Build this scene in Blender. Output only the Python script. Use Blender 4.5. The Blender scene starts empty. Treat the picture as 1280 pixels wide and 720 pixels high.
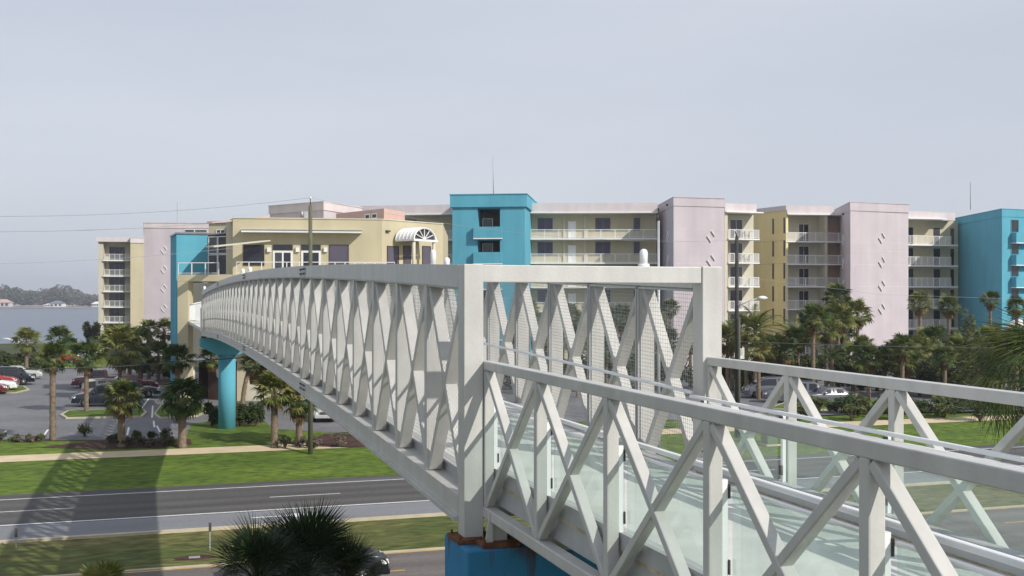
import bpy, bmesh, math, random
from math import sin, cos, tan, radians as R, pi, sqrt, atan2
random.seed(7)
S = bpy.context.scene
COL = S.collection

# ------------------------------------------------------------ camera, sky, sun
EYE = 9.5                                   # eye height over the road
F = 1377.0                                  # focal length in photo pixels (1280 wide)
HOR = 375.0                                 # horizon row in the photo
PHI = R(18.3); s_, c_ = sin(PHI), cos(PHI)  # the bridge runs along +Y, the street along X
cam = bpy.data.cameras.new('camera'); co = bpy.data.objects.new('camera', cam); COL.objects.link(co)
co.location = (0, 0, EYE); co.rotation_euler = (R(90), 0, -PHI)
cam.sensor_width = 36; cam.lens = F/1280*36; cam.shift_y = (HOR-360)/1280
cam.clip_start = .1; cam.clip_end = 12000
S.camera = co
SUN_A, SUN_E = R(34), R(34)                 # shadows run 36 degrees left of the bridge axis
w = bpy.data.worlds.new("World"); S.world = w; w.use_nodes = True
nt = w.node_tree; bg = nt.nodes['Background']
sky = nt.nodes.new('ShaderNodeTexSky'); sky.sky_type = 'NISHITA'; sky.sun_disc = False
sky.sun_elevation = SUN_E; sky.sun_rotation = R(180)-SUN_A
sky.air_density = 1.0; sky.dust_density = 2.0; sky.ozone_density = 1.0
# thin high overcast: a milky veil over the clear sky, a little uneven
tc = nt.nodes.new('ShaderNodeTexCoord'); mp = nt.nodes.new('ShaderNodeMapping'); mp.inputs['Scale'].default_value = (1, 1, 4)
nz = nt.nodes.new('ShaderNodeTexNoise'); nz.inputs['Scale'].default_value = 1.3; nz.inputs['Detail'].default_value = 7
rp = nt.nodes.new('ShaderNodeValToRGB'); rp.color_ramp.elements[0].position = .3; rp.color_ramp.elements[1].position = .75
rp.color_ramp.elements[0].color = (5.15, 5.6, 6.6, 1); rp.color_ramp.elements[1].color = (6.7, 7.05, 7.7, 1)
mx = nt.nodes.new('ShaderNodeMixRGB'); mx.inputs[0].default_value = .86
nt.links.new(tc.outputs['Generated'], mp.inputs[0]); nt.links.new(mp.outputs[0], nz.inputs['Vector'])
nt.links.new(nz.outputs['Fac'], rp.inputs[0]); nt.links.new(sky.outputs[0], mx.inputs[1]); nt.links.new(rp.outputs[0], mx.inputs[2])
nt.links.new(mx.outputs[0], bg.inputs[0]); bg.inputs[1].default_value = .11
sl = bpy.data.lights.new('sun', 'SUN'); so = bpy.data.objects.new('sun', sl); COL.objects.link(so)
sl.energy = 4.2; sl.angle = R(.6); sl.color = (1, .95, .87)
import mathutils
V3 = mathutils.Vector
so.rotation_euler = V3((-sin(SUN_A)*cos(SUN_E), cos(SUN_A)*cos(SUN_E), -sin(SUN_E))).to_track_quat('-Z', 'Y').to_euler()
so.location = (30, -40, 60)
S.view_settings.view_transform = 'Standard'; S.view_settings.look = 'None'
S.view_settings.exposure = 0.0; S.view_settings.gamma = 1; S.view_settings.use_curve_mapping = False
S.cycles.max_bounces = 8; S.cycles.transparent_max_bounces = 24

# ------------------------------------------------------------ surveying helpers
def P(x, D):                                # bearing x (photo column) at depth D -> ground plan
    t = (x-640)/F; return (D*(s_+c_*t), D*(c_-s_*t))
def Zy(y, D): return EYE+(HOR-y)*D/F
def G(x, y, z=1.0):                         # ground point seen at x,y lying at height z
    D = F*(EYE-z)/(y-HOR); a = P(x, D); return (a[0], a[1], z)
def GG(x, y, dz=0.):                        # the same, following the lie of the land
    z = 1.
    for i in range(12): z = gz(G(x, y, z)[1])
    g = G(x, y, z); return (g[0], g[1], z+dz)
def gz(v):                                  # lie of the land across the street
    if v < 59: return 0.
    if v < 71: return (v-59)/12
    if v < 235: return 1.
    if v < 262: return 1-(v-235)/27*3.2
    return -2.2

# ------------------------------------------------------------ mesh builder
class MB:
    def __init__(s): s.v = []; s.f = []; s.m = []; s.sm = []
    def add(s, vs, fs, m=0, smooth=False):
        o = len(s.v); s.v += [tuple(p) for p in vs]
        for f in fs: s.f.append([i+o for i in f]); s.m.append(m); s.sm.append(smooth)
        return s
    def box(s, a, b, m=0):
        x0, y0, z0 = [min(a[i], b[i]) for i in range(3)]; x1, y1, z1 = [max(a[i], b[i]) for i in range(3)]
        return s.add([(x0,y0,z0),(x1,y0,z0),(x1,y1,z0),(x0,y1,z0),(x0,y0,z1),(x1,y0,z1),(x1,y1,z1),(x0,y1,z1)],
                     [(0,3,2,1),(4,5,6,7),(0,1,5,4),(1,2,6,5),(2,3,7,6),(3,0,4,7)], m)
    def bar(s, p, q, w, h, side=None, m=0):  # w along 'side', h across it
        p = V3(p); q = V3(q); d = (q-p).normalized()
        sd = V3(side) if side else (V3((0,0,1)).cross(d) if abs(d.z) < .99 else V3((1,0,0)))
        sd = (sd-d*sd.dot(d)).normalized(); up = d.cross(sd)
        a = sd*w/2; b = up*h/2
        vs = [p-a-b, p+a-b, p+a+b, p-a+b, q-a-b, q+a-b, q+a+b, q-a+b]
        return s.add(vs, [(0,3,2,1),(4,5,6,7),(0,1,5,4),(1,2,6,5),(2,3,7,6),(3,0,4,7)], m)
    def tube(s, pts, r, n=8, m=0, cap=True):
        pts = [V3(p) for p in pts]; rs = r if isinstance(r, (list, tuple)) else [r]*len(pts)
        vs = []; fs = []
        for i, p in enumerate(pts):
            d = (pts[min(i+1, len(pts)-1)]-pts[max(i-1, 0)]).normalized()
            a = d.cross(V3((0,0,1))) if abs(d.z) < .95 else d.cross(V3((0,1,0)))
            a.normalize(); b = d.cross(a)
            for k in range(n):
                t = 2*pi*k/n; vs.append(p+a*rs[i]*cos(t)+b*rs[i]*sin(t))
        for i in range(len(pts)-1):
            for k in range(n):
                k2 = (k+1) % n; fs.append((i*n+k, i*n+k2, (i+1)*n+k2, (i+1)*n+k))
        if cap: fs.append(tuple(range(n-1, -1, -1))); fs.append(tuple((len(pts)-1)*n+k for k in range(n)))
        return s.add(vs, fs, m, n > 5)
    def prism(s, poly, z0, z1, m=0):
        n = len(poly)
        vs = [(p[0], p[1], z0) for p in poly]+[(p[0], p[1], z1) for p in poly]
        fs = [tuple(range(n-1, -1, -1)), tuple(range(n, 2*n))]+[(i, (i+1) % n, n+(i+1) % n, n+i) for i in range(n)]
        return s.add(vs, fs, m)
    def sheet(s, poly, m=0):
        return s.add(poly, [tuple(range(len(poly)))], m)
    def build(s, name, mats, parent=None, origin=(0,0,0), kind=None, label=None, cat=None, group=None, fix=True):
        me = bpy.data.meshes.new(name)
        ox, oy, oz = origin
        me.from_pydata([(x-ox, y-oy, z-oz) for x, y, z in s.v], [], s.f)
        for mm in (mats if isinstance(mats, (list, tuple)) else [mats]): me.materials.append(mm)
        me.polygons.foreach_set('material_index', s.m); me.polygons.foreach_set('use_smooth', s.sm)
        if fix:
            bm = bmesh.new(); bm.from_mesh(me); bmesh.ops.recalc_face_normals(bm, faces=bm.faces); bm.to_mesh(me); bm.free()
        me.update()
        return link(name, me, parent, kind, label, cat, group)
def link(name, me, parent=None, kind=None, label=None, cat=None, group=None):
    o = bpy.data.objects.new(name, me); COL.objects.link(o)
    if parent: o.parent = parent
    if kind: o['kind'] = kind
    if label: o['label'] = label
    if cat: o['category'] = cat
    if group: o['group'] = group
    return o
def thing(name, label, cat, loc=(0,0,0), rz=0, group=None):
    o = bpy.data.objects.new(name, None); COL.objects.link(o); o.empty_display_size = .3
    o.location = loc; o.rotation_euler = (0, 0, rz); o['label'] = label; o['category'] = cat
    if group: o['group'] = group
    return o
def copy_tree(o, parent=None):
    c = o.copy(); COL.objects.link(c); c.parent = parent
    if parent: c.matrix_parent_inverse = o.matrix_parent_inverse
    for ch in o.children: copy_tree(ch, c)
    return c

# ------------------------------------------------------------ materials
def mat(name, col, rough=.7, var=.12, scale=3., bump=0., bscale=60., spec=.3, metal=0., col2=None, stretch=None, coat=0., fine=None):
    m = bpy.data.materials.new(name); m.use_nodes = True; n = m.node_tree; b = n.nodes['Principled BSDF']
    b.inputs['Roughness'].default_value = rough; b.inputs['Metallic'].default_value = metal
    b.inputs['Specular IOR Level'].default_value = spec
    if coat: b.inputs['Coat Weight'].default_value = coat; b.inputs['Coat Roughness'].default_value = .08
    t = n.nodes.new('ShaderNodeTexCoord'); mp = n.nodes.new('ShaderNodeMapping')
    if stretch: mp.inputs['Scale'].default_value = stretch
    n.links.new(t.outputs['Object'], mp.inputs[0])
    if var or col2:
        z = n.nodes.new('ShaderNodeTexNoise'); z.inputs['Scale'].default_value = scale; z.inputs['Detail'].default_value = 6
        z.inputs['Roughness'].default_value = .62
        n.links.new(mp.outputs[0], z.inputs['Vector'])
        r = n.nodes.new('ShaderNodeValToRGB'); r.color_ramp.elements[0].position = .34; r.color_ramp.elements[1].position = .68
        a = col2 or tuple(x*(1-var) for x in col); bb = col if col2 else tuple(min(1, x*(1+var)) for x in col)
        r.color_ramp.elements[0].color = (*a, 1); r.color_ramp.elements[1].color = (*bb, 1)
        n.links.new(z.outputs['Fac'], r.inputs[0]); n.links.new(r.outputs[0], b.inputs['Base Color'])
        if fine:
            z3 = n.nodes.new('ShaderNodeTexNoise'); z3.inputs['Scale'].default_value = fine[0]; z3.inputs['Detail'].default_value = 3
            m3 = n.nodes.new('ShaderNodeMapping'); m3.inputs['Scale'].default_value = fine[2] if len(fine) > 2 else (1, 1, 1)
            n.links.new(t.outputs['Object'], m3.inputs[0]); n.links.new(m3.outputs[0], z3.inputs['Vector'])
            r3 = n.nodes.new('ShaderNodeMapRange'); r3.inputs['From Min'].default_value = .3; r3.inputs['From Max'].default_value = .7
            r3.inputs['To Min'].default_value = 1-fine[1]; r3.inputs['To Max'].default_value = 1+fine[1]; n.links.new(z3.outputs['Fac'], r3.inputs['Value'])
            mm = n.nodes.new('ShaderNodeMixRGB'); mm.blend_type = 'MULTIPLY'; mm.inputs[0].default_value = 1
            n.links.new(r.outputs[0], mm.inputs[1]); n.links.new(r3.outputs[0], mm.inputs[2]); n.links.new(mm.outputs[0], b.inputs['Base Color'])
    else: b.inputs['Base Color'].default_value = (*col, 1)
    if bump:
        z2 = n.nodes.new('ShaderNodeTexNoise'); z2.inputs['Scale'].default_value = bscale; z2.inputs['Detail'].default_value = 4
        n.links.new(mp.outputs[0], z2.inputs['Vector'])
        bp = n.nodes.new('ShaderNodeBump'); bp.inputs['Strength'].default_value = bump; bp.inputs['Distance'].default_value = .02
        n.links.new(z2.outputs['Fac'], bp.inputs['Height']); n.links.new(bp.outputs[0], b.inputs['Normal'])
    return m
def leafmat(name, col, col2, rough=.5, trans=.25):
    m = mat(name, col, rough, .3, 2.2, col2=col2, spec=.25)
    n = m.node_tree; b = n.nodes['Principled BSDF']; out = n.nodes['Material Output']
    tr = n.nodes.new('ShaderNodeBsdfTranslucent'); mix = n.nodes.new('ShaderNodeMixShader'); mix.inputs[0].default_value = trans
    src = b.inputs['Base Color'].links[0].from_socket
    n.links.new(src, tr.inputs[0]); n.links.new(b.outputs[0], mix.inputs[1]); n.links.new(tr.outputs[0], mix.inputs[2]); n.links.new(mix.outputs[0], out.inputs[0])
    return m
def glassmat(name, tint, haze=.1, refl=.12):
    m = bpy.data.materials.new(name); m.use_nodes = True; n = m.node_tree; n.nodes.clear()
    out = n.nodes.new('ShaderNodeOutputMaterial'); tr = n.nodes.new('ShaderNodeBsdfTransparent'); tr.inputs[0].default_value = (*tint, 1)
    df = n.nodes.new('ShaderNodeBsdfDiffuse'); df.inputs[0].default_value = (.75, .85, .82, 1)
    gl = n.nodes.new('ShaderNodeBsdfGlossy'); gl.inputs['Roughness'].default_value = .02
    fr = n.nodes.new('ShaderNodeLayerWeight'); fr.inputs[0].default_value = .12
    fm = n.nodes.new('ShaderNodeMapRange'); fm.inputs['To Min'].default_value = .05; fm.inputs['To Max'].default_value = .55; n.links.new(fr.outputs['Facing'], fm.inputs['Value'])
    m1 = n.nodes.new('ShaderNodeMixShader'); z = n.nodes.new('ShaderNodeTexNoise'); z.inputs['Scale'].default_value = 1.5; z.inputs['Detail'].default_value = 5
    mr = n.nodes.new('ShaderNodeMapRange'); mr.inputs['To Min'].default_value = haze*.4; mr.inputs['To Max'].default_value = haze*1.6
    n.links.new(z.outputs['Fac'], mr.inputs['Value']); n.links.new(mr.outputs[0], m1.inputs[0])
    n.links.new(tr.outputs[0], m1.inputs[1]); n.links.new(df.outputs[0], m1.inputs[2])
    m2 = n.nodes.new('ShaderNodeMixShader'); n.links.new(fm.outputs[0], m2.inputs[0]); n.links.new(m1.outputs[0], m2.inputs[1]); n.links.new(gl.outputs[0], m2.inputs[2])
    n.links.new(m2.outputs[0], out.inputs[0]); return m

M = {}
M['steel'] = mat('painted_steel', (.51, .505, .48), .38, .07, 1.1, .12, 25, spec=.4, fine=(5, .07, (1, 1, .25)))
M['steel_grey'] = mat('painted_steel_weathered', (.42, .425, .42), .45, .10, 2.0, .1, 30)
M['galv'] = mat('galvanised_wire', (.42, .43, .44), .45, .08, 3, metal=.4)
M['plate'] = mat('dark_bolts', (.07, .065, .06), .6, .3, 8)
M['deck'] = mat('bridge_deck_concrete', (.62, .62, .58), .8, .1, 1.8, .25, 40)
M['alu'] = mat('white_handrail', (.80, .81, .82), .3, .03, 4, spec=.5)
M['tan'] = mat('weathered_edge_timber', (.50, .42, .30), .8, .25, 6)
M['glass'] = glassmat('guard_glass', (.84, .95, .91), .16)
M['dark_glass'] = mat('dark_window_glass', (.018, .022, .032), .08, .5, .4, spec=.6)
def curtains(m):
    n = m.node_tree; b = n.nodes['Principled BSDF']; src = b.inputs['Base Color'].links[0].from_socket
    oi = n.nodes.new('ShaderNodeObjectInfo'); r = n.nodes.new('ShaderNodeMapRange'); r.inputs['From Min'].default_value = .55; r.inputs['To Max'].default_value = .13
    mx_ = n.nodes.new('ShaderNodeMixRGB'); mx_.inputs[2].default_value = (.5, .5, .56, 1)
    n.links.new(oi.outputs['Random'], r.inputs['Value']); n.links.new(r.outputs[0], mx_.inputs[0]); n.links.new(src, mx_.inputs[1]); n.links.new(mx_.outputs[0], b.inputs['Base Color'])
M['car_glass'] = mat('car_window_glass', (.015, .018, .024), .06, .4, .4, spec=.7)
curtains(M['dark_glass'])
M['tint_glass'] = mat('violet_shade_glass', (.10, .09, .125), .3, .12, .8, spec=.3)
M['grey_glass'] = mat('grey_blue_window_glass', (.16, .18, .22), .2, .25, .5, spec=.6)
M['frame'] = mat('white_window_frame', (.72, .72, .70), .5, .04)
M['dframe'] = mat('bronze_window_frame', (.06, .05, .045), .5, .1)
M['cream'] = mat('cream_stucco', (.49, .44, .305), .9, .05, .35, .25, 14, fine=(.9, .06, (1, 1, .12)))
M['cream2'] = mat('pale_cream_stucco', (.54, .51, .41), .9, .05, .35, .25, 14, fine=(.9, .06, (1, 1, .12)))
M['yellow'] = mat('yellow_stucco', (.72, .59, .31), .9, .05, .35, .25, 14, fine=(.9, .06, (1, 1, .12)))
M['pink'] = mat('mauve_pink_stucco', (.525, .47, .50), .9, .05, .35, .25, 14, fine=(.9, .06, (1, 1, .12)))
M['salmon'] = mat('salmon_stucco', (.54, .38, .34), .9, .05, .35, .25, 14, fine=(.9, .06, (1, 1, .12)))
M['pfascia'] = mat('pale_pink_fascia', (.60, .545, .55), .9, .05, .35, .25, 14, fine=(.9, .06, (1, 1, .12)))
M['blue'] = mat('turquoise_stucco', (.10, .35, .455), .9, .05, .35, .25, 14, fine=(.9, .06, (1, 1, .12)))
M['white'] = mat('white_paint', (.76, .76, .75), .6, .04, .8)
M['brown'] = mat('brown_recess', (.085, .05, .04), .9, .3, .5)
M['orange'] = mat('terracotta_inner_wall', (.55, .39, .31), .9, .08, .5)
M['asphalt'] = mat('worn_asphalt', (.094, .09, .088), .9, .16, .5, .5, 30, stretch=(.12, 1.5, 1), fine=(9, .16, (.5, 1, 1)))
M['asphalt2'] = mat('near_road_asphalt', (.15, .135, .128), .9, .18, .4, .5, 30, stretch=(.12, 1.5, 1), fine=(9, .16, (.5, 1, 1)))
def tracks(m, period, off, amt):
    n = m.node_tree; b = n.nodes['Principled BSDF']; src = b.inputs['Base Color'].links[0].from_socket
    g = n.nodes.new('ShaderNodeNewGeometry'); sx = n.nodes.new('ShaderNodeSeparateXYZ'); n.links.new(g.outputs['Position'], sx.inputs[0])
    nz_ = n.nodes.new('ShaderNodeTexNoise'); nz_.inputs['Scale'].default_value = .12; n.links.new(g.outputs['Position'], nz_.inputs['Vector'])
    ad = n.nodes.new('ShaderNodeMath'); ad.operation = 'MULTIPLY_ADD'; ad.inputs[1].default_value = .9; n.links.new(nz_.outputs['Fac'], ad.inputs[0]); n.links.new(sx.outputs['Y'], ad.inputs[2])
    m1 = n.nodes.new('ShaderNodeMath'); m1.operation = 'MULTIPLY_ADD'; m1.inputs[1].default_value = 2*pi/period; m1.inputs[2].default_value = off; n.links.new(ad.outputs[0], m1.inputs[0])
    sn = n.nodes.new('ShaderNodeMath'); sn.operation = 'SINE'; n.links.new(m1.outputs[0], sn.inputs[0])
    mr = n.nodes.new('ShaderNodeMapRange'); mr.inputs['From Min'].default_value = -1; mr.inputs['To Min'].default_value = 1-amt; mr.inputs['To Max'].default_value = 1+amt; n.links.new(sn.outputs[0], mr.inputs['Value'])
    mm = n.nodes.new('ShaderNodeMixRGB'); mm.blend_type = 'MULTIPLY'; mm.inputs[0].default_value = 1; n.links.new(src, mm.inputs[1]); n.links.new(mr.outputs[0], mm.inputs[2]); n.links.new(mm.outputs[0], b.inputs['Base Color'])
tracks(M['asphalt'], 1.8, .6, .13)
tracks(M['asphalt2'], 1.8, 1., .10) if 'asphalt2' in M else None
M['concrete_lane'] = mat('pale_lane_concrete', (.21, .215, .23), .9, .1, .4, .3, 30, stretch=(.2, 1, 1), fine=(8, .1))
M['lot'] = mat('parking_lot_asphalt', (.165, .165, .175), .9, .15, .15, .3, 30, fine=(2.5, .12))
M['kerb'] = mat('kerb_concrete', (.48, .42, .31), .9, .12, 1.2, .3, 20)
M['walk'] = mat('sidewalk_concrete', (.56, .46, .31), .9, .1, 1.0, .3, 20)
M['line'] = mat('white_road_paint', (.72, .72, .72), .7, .15, 3)
M['yline'] = mat('yellow_road_paint', (.52, .33, .12), .7, .2, 3)
M['grass'] = mat('mown_grass', (.110, .160, .018), .95, .2, .30, .9, 9, col2=(.062, .110, .012), stretch=(.35, 1.4, 1), fine=(3.2, .42, (.5, 1, 1)))
M['grass2'] = mat('dry_median_grass', (.150, .135, .045), .95, .3, .28, .9, 9, col2=(.058, .085, .016), stretch=(.45, 1.2, 1), fine=(2.6, .5, (.5, 1, 1)))
M['soil'] = mat('land_soil_and_scrub', (.07, .085, .035), .95, .3, .08, .6, 2, col2=(.035, .05, .015))
M['mulch'] = mat('red_brown_mulch', (.062, .032, .024), .95, .35, 1.5, .9, 18, fine=(7, .4))
M['pole'] = mat('treated_pole_wood', (.125, .125, .085), .9, .2, 3, .4, 20, stretch=(4, 4, .4))
M['dpole'] = mat('dark_pole_wood', (.05, .05, .05), .9, .2, 3)
M['black'] = mat('black_rubber', (.012, .012, .013), .7, .2, 5)
M['wire'] = mat('overhead_wire', (.05, .05, .055), .6, 0)
M['wire_pale'] = mat('pale_aluminium_wire', (.30, .31, .33), .5, 0)
M['trunk'] = mat('palm_trunk_bark', (.19, .145, .105), .95, .35, 5, .8, 14)
M['bark'] = mat('tree_bark', (.11, .085, .06), .95, .3, 5, .6, 14)
M['boot'] = mat('palm_boots', (.24, .185, .125), .9, .3, 4)
M['leafA'] = leafmat('palm_leaf_olive', (.175, .19, .045), (.08, .11, .025))
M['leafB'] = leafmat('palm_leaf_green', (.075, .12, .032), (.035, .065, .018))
M['leafC'] = leafmat('palm_leaf_gold', (.27, .25, .075), (.14, .155, .04))
M['leafDark'] = leafmat('palm_leaf_painted_shade', (.036, .066, .022), (.013, .027, .010), .4, .1)  # shade of a building behind the viewer, painted in as darker leaf green
M['leafDead'] = leafmat('dead_palm_leaf', (.22, .13, .06), (.12, .075, .035))
M['bush'] = leafmat('shrub_leaf', (.07, .10, .028), (.030, .05, .016))
M['bush2'] = leafmat('shrub_leaf_light', (.15, .16, .045), (.07, .09, .024))
M['flower'] = leafmat('pale_pink_grey_leaf', (.30, .20, .19), (.12, .09, .085))
M['farleaf'] = leafmat('far_wood_leaf', (.10, .115, .085), (.055, .065, .050))
M['farleaf2'] = leafmat('far_wood_leaf_bare', (.17, .145, .125), (.11, .095, .085))
M['sand'] = mat('far_shore_sand', (.34, .30, .26), .95, .2, .05)
M['chrome'] = mat('chrome_trim', (.7, .7, .7), .15, 0, metal=1)
M['alloy'] = mat('alloy_rim', (.6, .6, .62), .25, .05, metal=.7)
M['lamp'] = mat('clear_headlamp', (.75, .75, .72), .1, .1, spec=.8)
M['amber'] = mat('amber_lens', (.7, .2, .03), .2, .1)
M['tail'] = mat('red_tail_lens', (.42, .015, .012), .2, .1)
def rusty():
    m = mat('pier_paint_with_rust', (.035, .19, .36), .85, .1, 1.5, .3, 25)
    n = m.node_tree; b = n.nodes['Principled BSDF']
    geo = n.nodes.new('ShaderNodeNewGeometry'); sx = n.nodes.new('ShaderNodeSeparateXYZ'); n.links.new(geo.outputs['Position'], sx.inputs[0])
    tcn = n.nodes.new('ShaderNodeTexCoord'); mpn = n.nodes.new('ShaderNodeMapping'); mpn.inputs['Scale'].default_value = (3.2, 3.2, .45)
    n.links.new(tcn.outputs['Object'], mpn.inputs[0])
    z = n.nodes.new('ShaderNodeTexNoise'); z.inputs['Scale'].default_value = 1.6; z.inputs['Detail'].default_value = 6; n.links.new(mpn.outputs[0], z.inputs['Vector'])
    # rust gathers on the cap and runs down from its edge
    mr = n.nodes.new('ShaderNodeMapRange'); mr.inputs['From Min'].default_value = 6.45; mr.inputs['From Max'].default_value = 6.78
    mr.inputs['To Min'].default_value = -.16; mr.inputs['To Max'].default_value = -.02; n.links.new(sx.outputs['Z'], mr.inputs['Value'])
    ad = n.nodes.new('ShaderNodeMath'); n.links.new(z.outputs['Fac'], ad.inputs[0]); n.links.new(mr.outputs[0], ad.inputs[1])
    r = n.nodes.new('ShaderNodeValToRGB'); r.color_ramp.elements[0].position = .5; r.color_ramp.elements[1].position = .64
    n.links.new(ad.outputs[0], r.inputs[0])
    mixc = n.nodes.new('ShaderNodeMixRGB'); src = b.inputs['Base Color'].links[0].from_socket
    n.links.new(r.outputs[0], mixc.inputs[0]); n.links.new(src, mixc.inputs[1]); mixc.inputs[2].default_value = (.075, .04, .028, 1)
    n.links.new(mixc.outputs[0], b.inputs['Base Color']); return m
M['pier_rust'] = rusty()
M['rust'] = mat('rusted_steel', (.16, .07, .035), .9, .45, 7, .6, 40)
def watermat():
    m = mat('bay_water', (.085, .11, .15), .3, .1, .02, spec=.5)
    n = m.node_tree; b = n.nodes['Principled BSDF']
    t = n.nodes.new('ShaderNodeTexCoord'); z = n.nodes.new('ShaderNodeTexNoise'); z.inputs['Scale'].default_value = .35; z.inputs['Detail'].default_value = 5
    n.links.new(t.outputs['Object'], z.inputs['Vector']); bp = n.nodes.new('ShaderNodeBump'); bp.inputs['Strength'].default_value = .7; bp.inputs['Distance'].default_value = .6
    n.links.new(z.outputs['Fac'], bp.inputs['Height']); n.links.new(bp.outputs[0], b.inputs['Normal']); return m
M['water'] = watermat()
def paint(name, col): return mat(name, col, .3, .03, 2, spec=.5, coat=.6)

# ------------------------------------------------------------ the setting
def strip(name, v0, v1, m, dz=0., x0=-260, x1=420, **k):
    mb = MB(); cuts = [v0]+[q for q in (59, 71, 235, 262) if v0 < q < v1]+[v1]
    for a, b in zip(cuts, cuts[1:]):
        mb.sheet([(x0, a, gz(a)+dz), (x1, a, gz(a)+dz), (x1, b, gz(b)+dz), (x0, b, gz(b)+dz)])
    return mb.build(name, m, kind='structure', **k)
strip('ground', -150, 262, M['soil'], 0, -3000, 3000)
MB().sheet([(-6000, 235, -.7), (6000, 235, -.7), (6000, 11000, -.7), (-6000, 11000, -.7)]).build('bay_water', M['water'], kind='structure')
strip('near_verge_grass', 8, 28.5, M['grass2'], .004)
strip('near_road', 28.5, 40.7, M['asphalt2'], .008)
strip('median_grass', 40.9, 46.9, M['grass2'], .012)
strip('turn_lane', 47.15, 50.5, M['concrete_lane'], .012)
strip('main_road', 50.5, 58.7, M['asphalt'], .008)
strip('verge_grass', 58.7, 66.1, M['grass'], .006)
strip('sidewalk', 66.1, 67.75, M['walk'], .02)
strip('lawn', 67.75, 80, M['grass'], .006)
# road markings
def mark(name, m, u0, u1, v0, v1, dz=.018): return MB().sheet([(u0, v0, gz(v0)+dz), (u1, v0, gz(v0)+dz), (u1, v1, gz(v1)+dz), (u0, v1, gz(v1)+dz)]).build(name, m, kind='structure')
mark('white_edge_line', M['line'], -260, 420, 50.62, 50.80); mark('white_far_edge_line', M['line'], -260, 420, 57.15, 57.28)
mark('yellow_edge_line', M['yline'], -260, 420, 40.50, 40.64)
ud = G(338, 623.5, 0)[0]
for k in range(-8, 14): mark('lane_dash', M['line'], ud+12.2*k, ud+12.2*k+3.4, 53.9, 54.01)
for k in range(-8, 14): mark('yellow_lane_dash', M['yline'], 7.3+9.1*k, 7.3+9.1*k+1.3, 37.85, 37.98)
for k in range(-3, 5): MB().sheet([(4.3+30*k, 49.0, .02), (6.0+30*k, 49.0, .02), (6.0+30*k, 48.6, .02), (7.2+30*k, 49.1, .02), (6.0+30*k, 49.6, .02), (6.0+30*k, 49.2, .02), (4.3+30*k, 49.2, .02)]).build('turn_arrow', M['line'], kind='structure')
# kerbs of the median and the taper of the turn lane
MB().box((-260, 46.9, -.05), (420, 47.15, .12)).build('median_kerb', M['kerb'], kind='structure')
MB().box((-260, 40.72, -.05), (420, 40.88, .05)).build('near_kerb', M['kerb'], kind='structure')
# parking lot
lotp = [(-220,549),(120,549.5),(232,547),(239,530),(262,526),(330,526),(342,536),(420,541),(505,536),(640,530),(760,526),(900,524),(1100,516),(1330,512)]
MB().sheet([G(x, y, 1.012) for x, y in lotp]+[(130, 128, 1.012), (12, 128, 1.012), (-14, 158, 1.012), (-120, 158, 1.012)]).build('parking_lot', M['lot'], kind='structure')
def kerbed(name, px, m, h=.13):
    pts = [G(x, y, 1.0)[:2] for x, y in px]; cx = sum(p[0] for p in pts)/len(pts); cy = sum(p[1] for p in pts)/len(pts)
    inner = []
    for p in pts:
        d = sqrt((p[0]-cx)**2+(p[1]-cy)**2); k = max(.3, (d-.22)/d); inner.append((cx+(p[0]-cx)*k, cy+(p[1]-cy)*k))
    root = MB().prism(pts, .9, 1+h).build(name, M['kerb'], kind='structure')
    MB().sheet([(a, b, 1+h+.004) for a, b in inner]).build('island_grass', m, root)
kerbed('parking_island', [(75,520),(82,524),(178,522),(184,517),(178,512),(84,515)], M['grass'])
kerbed('parking_island', [(-40,492),(20,492),(37,488),(30,484),(-30,485)], M['grass'])
kerbed('parking_island', [(192,519),(200,524),(248,521),(262,514),(250,506),(200,509)], M['grass'])
kerbed('parking_island', [(-60,468),(30,466),(60,461),(110,460),(165,458),(160,454),(70,453),(30,455),(-60,458)], M['grass'])
kerbed('parking_island', [(186,482),(200,484),(222,483),(230,477),(205,474),(188,477)], M['mulch'])
kerbed('parking_island', [(960,512),(1010,514),(1090,512),(1150,505),(1080,501),(985,503)], M['grass'])
def lotline(x0, y0, x1, y1, w=.12):
    a = G(x0, y0, 1.02); b = G(x1, y1, 1.02); d = V3(b)-V3(a); n = V3((-d.y, d.x, 0)).normalized()*w/2
    MB().sheet([V3(a)-n, V3(b)-n, V3(b)+n, V3(a)+n]).build('parking_line', M['line'], kind='structure')
for q in ((2,544,8,538),(55,544,60,537),(107,545,109,539),(159,544,161,534),(176,512,186,498),(186,498,200,483),(190,522,191,507),(193,534,192,526),(200,540,196,532)): lotline(*q)
lotline(150,512,160,505); lotline(163,513,172,506)
# planting beds in front of the lot
def bed(px, m=M['mulch']):
    MB().sheet([GG(x, y, .022) for x, y in px]).build('mulch_bed', m, kind='structure')
bed([(-120,558),(60,560),(130,562),(200,560),(240,556),(238,549),(130,550.5),(-120,550)])
bed([(345,553),(380,558),(440,560),(505,557),(505,541),(420,543),(350,540)])
bed([(256,529),(268,531),(320,530),(332,527),(300,526),(262,526.5)])
# far shore
xs = [P(x, 1404) for x in (-260, 300)]
MB().prism([xs[0], (xs[0][0]+20, xs[0][1]+6), (xs[1][0], xs[1][1]), (xs[1][0]+60, xs[1][1]+700), (xs[0][0]-150, xs[0][1]+700)], -1.5, .9).build('far_shore_land', M['sand'], kind='structure')

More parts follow.
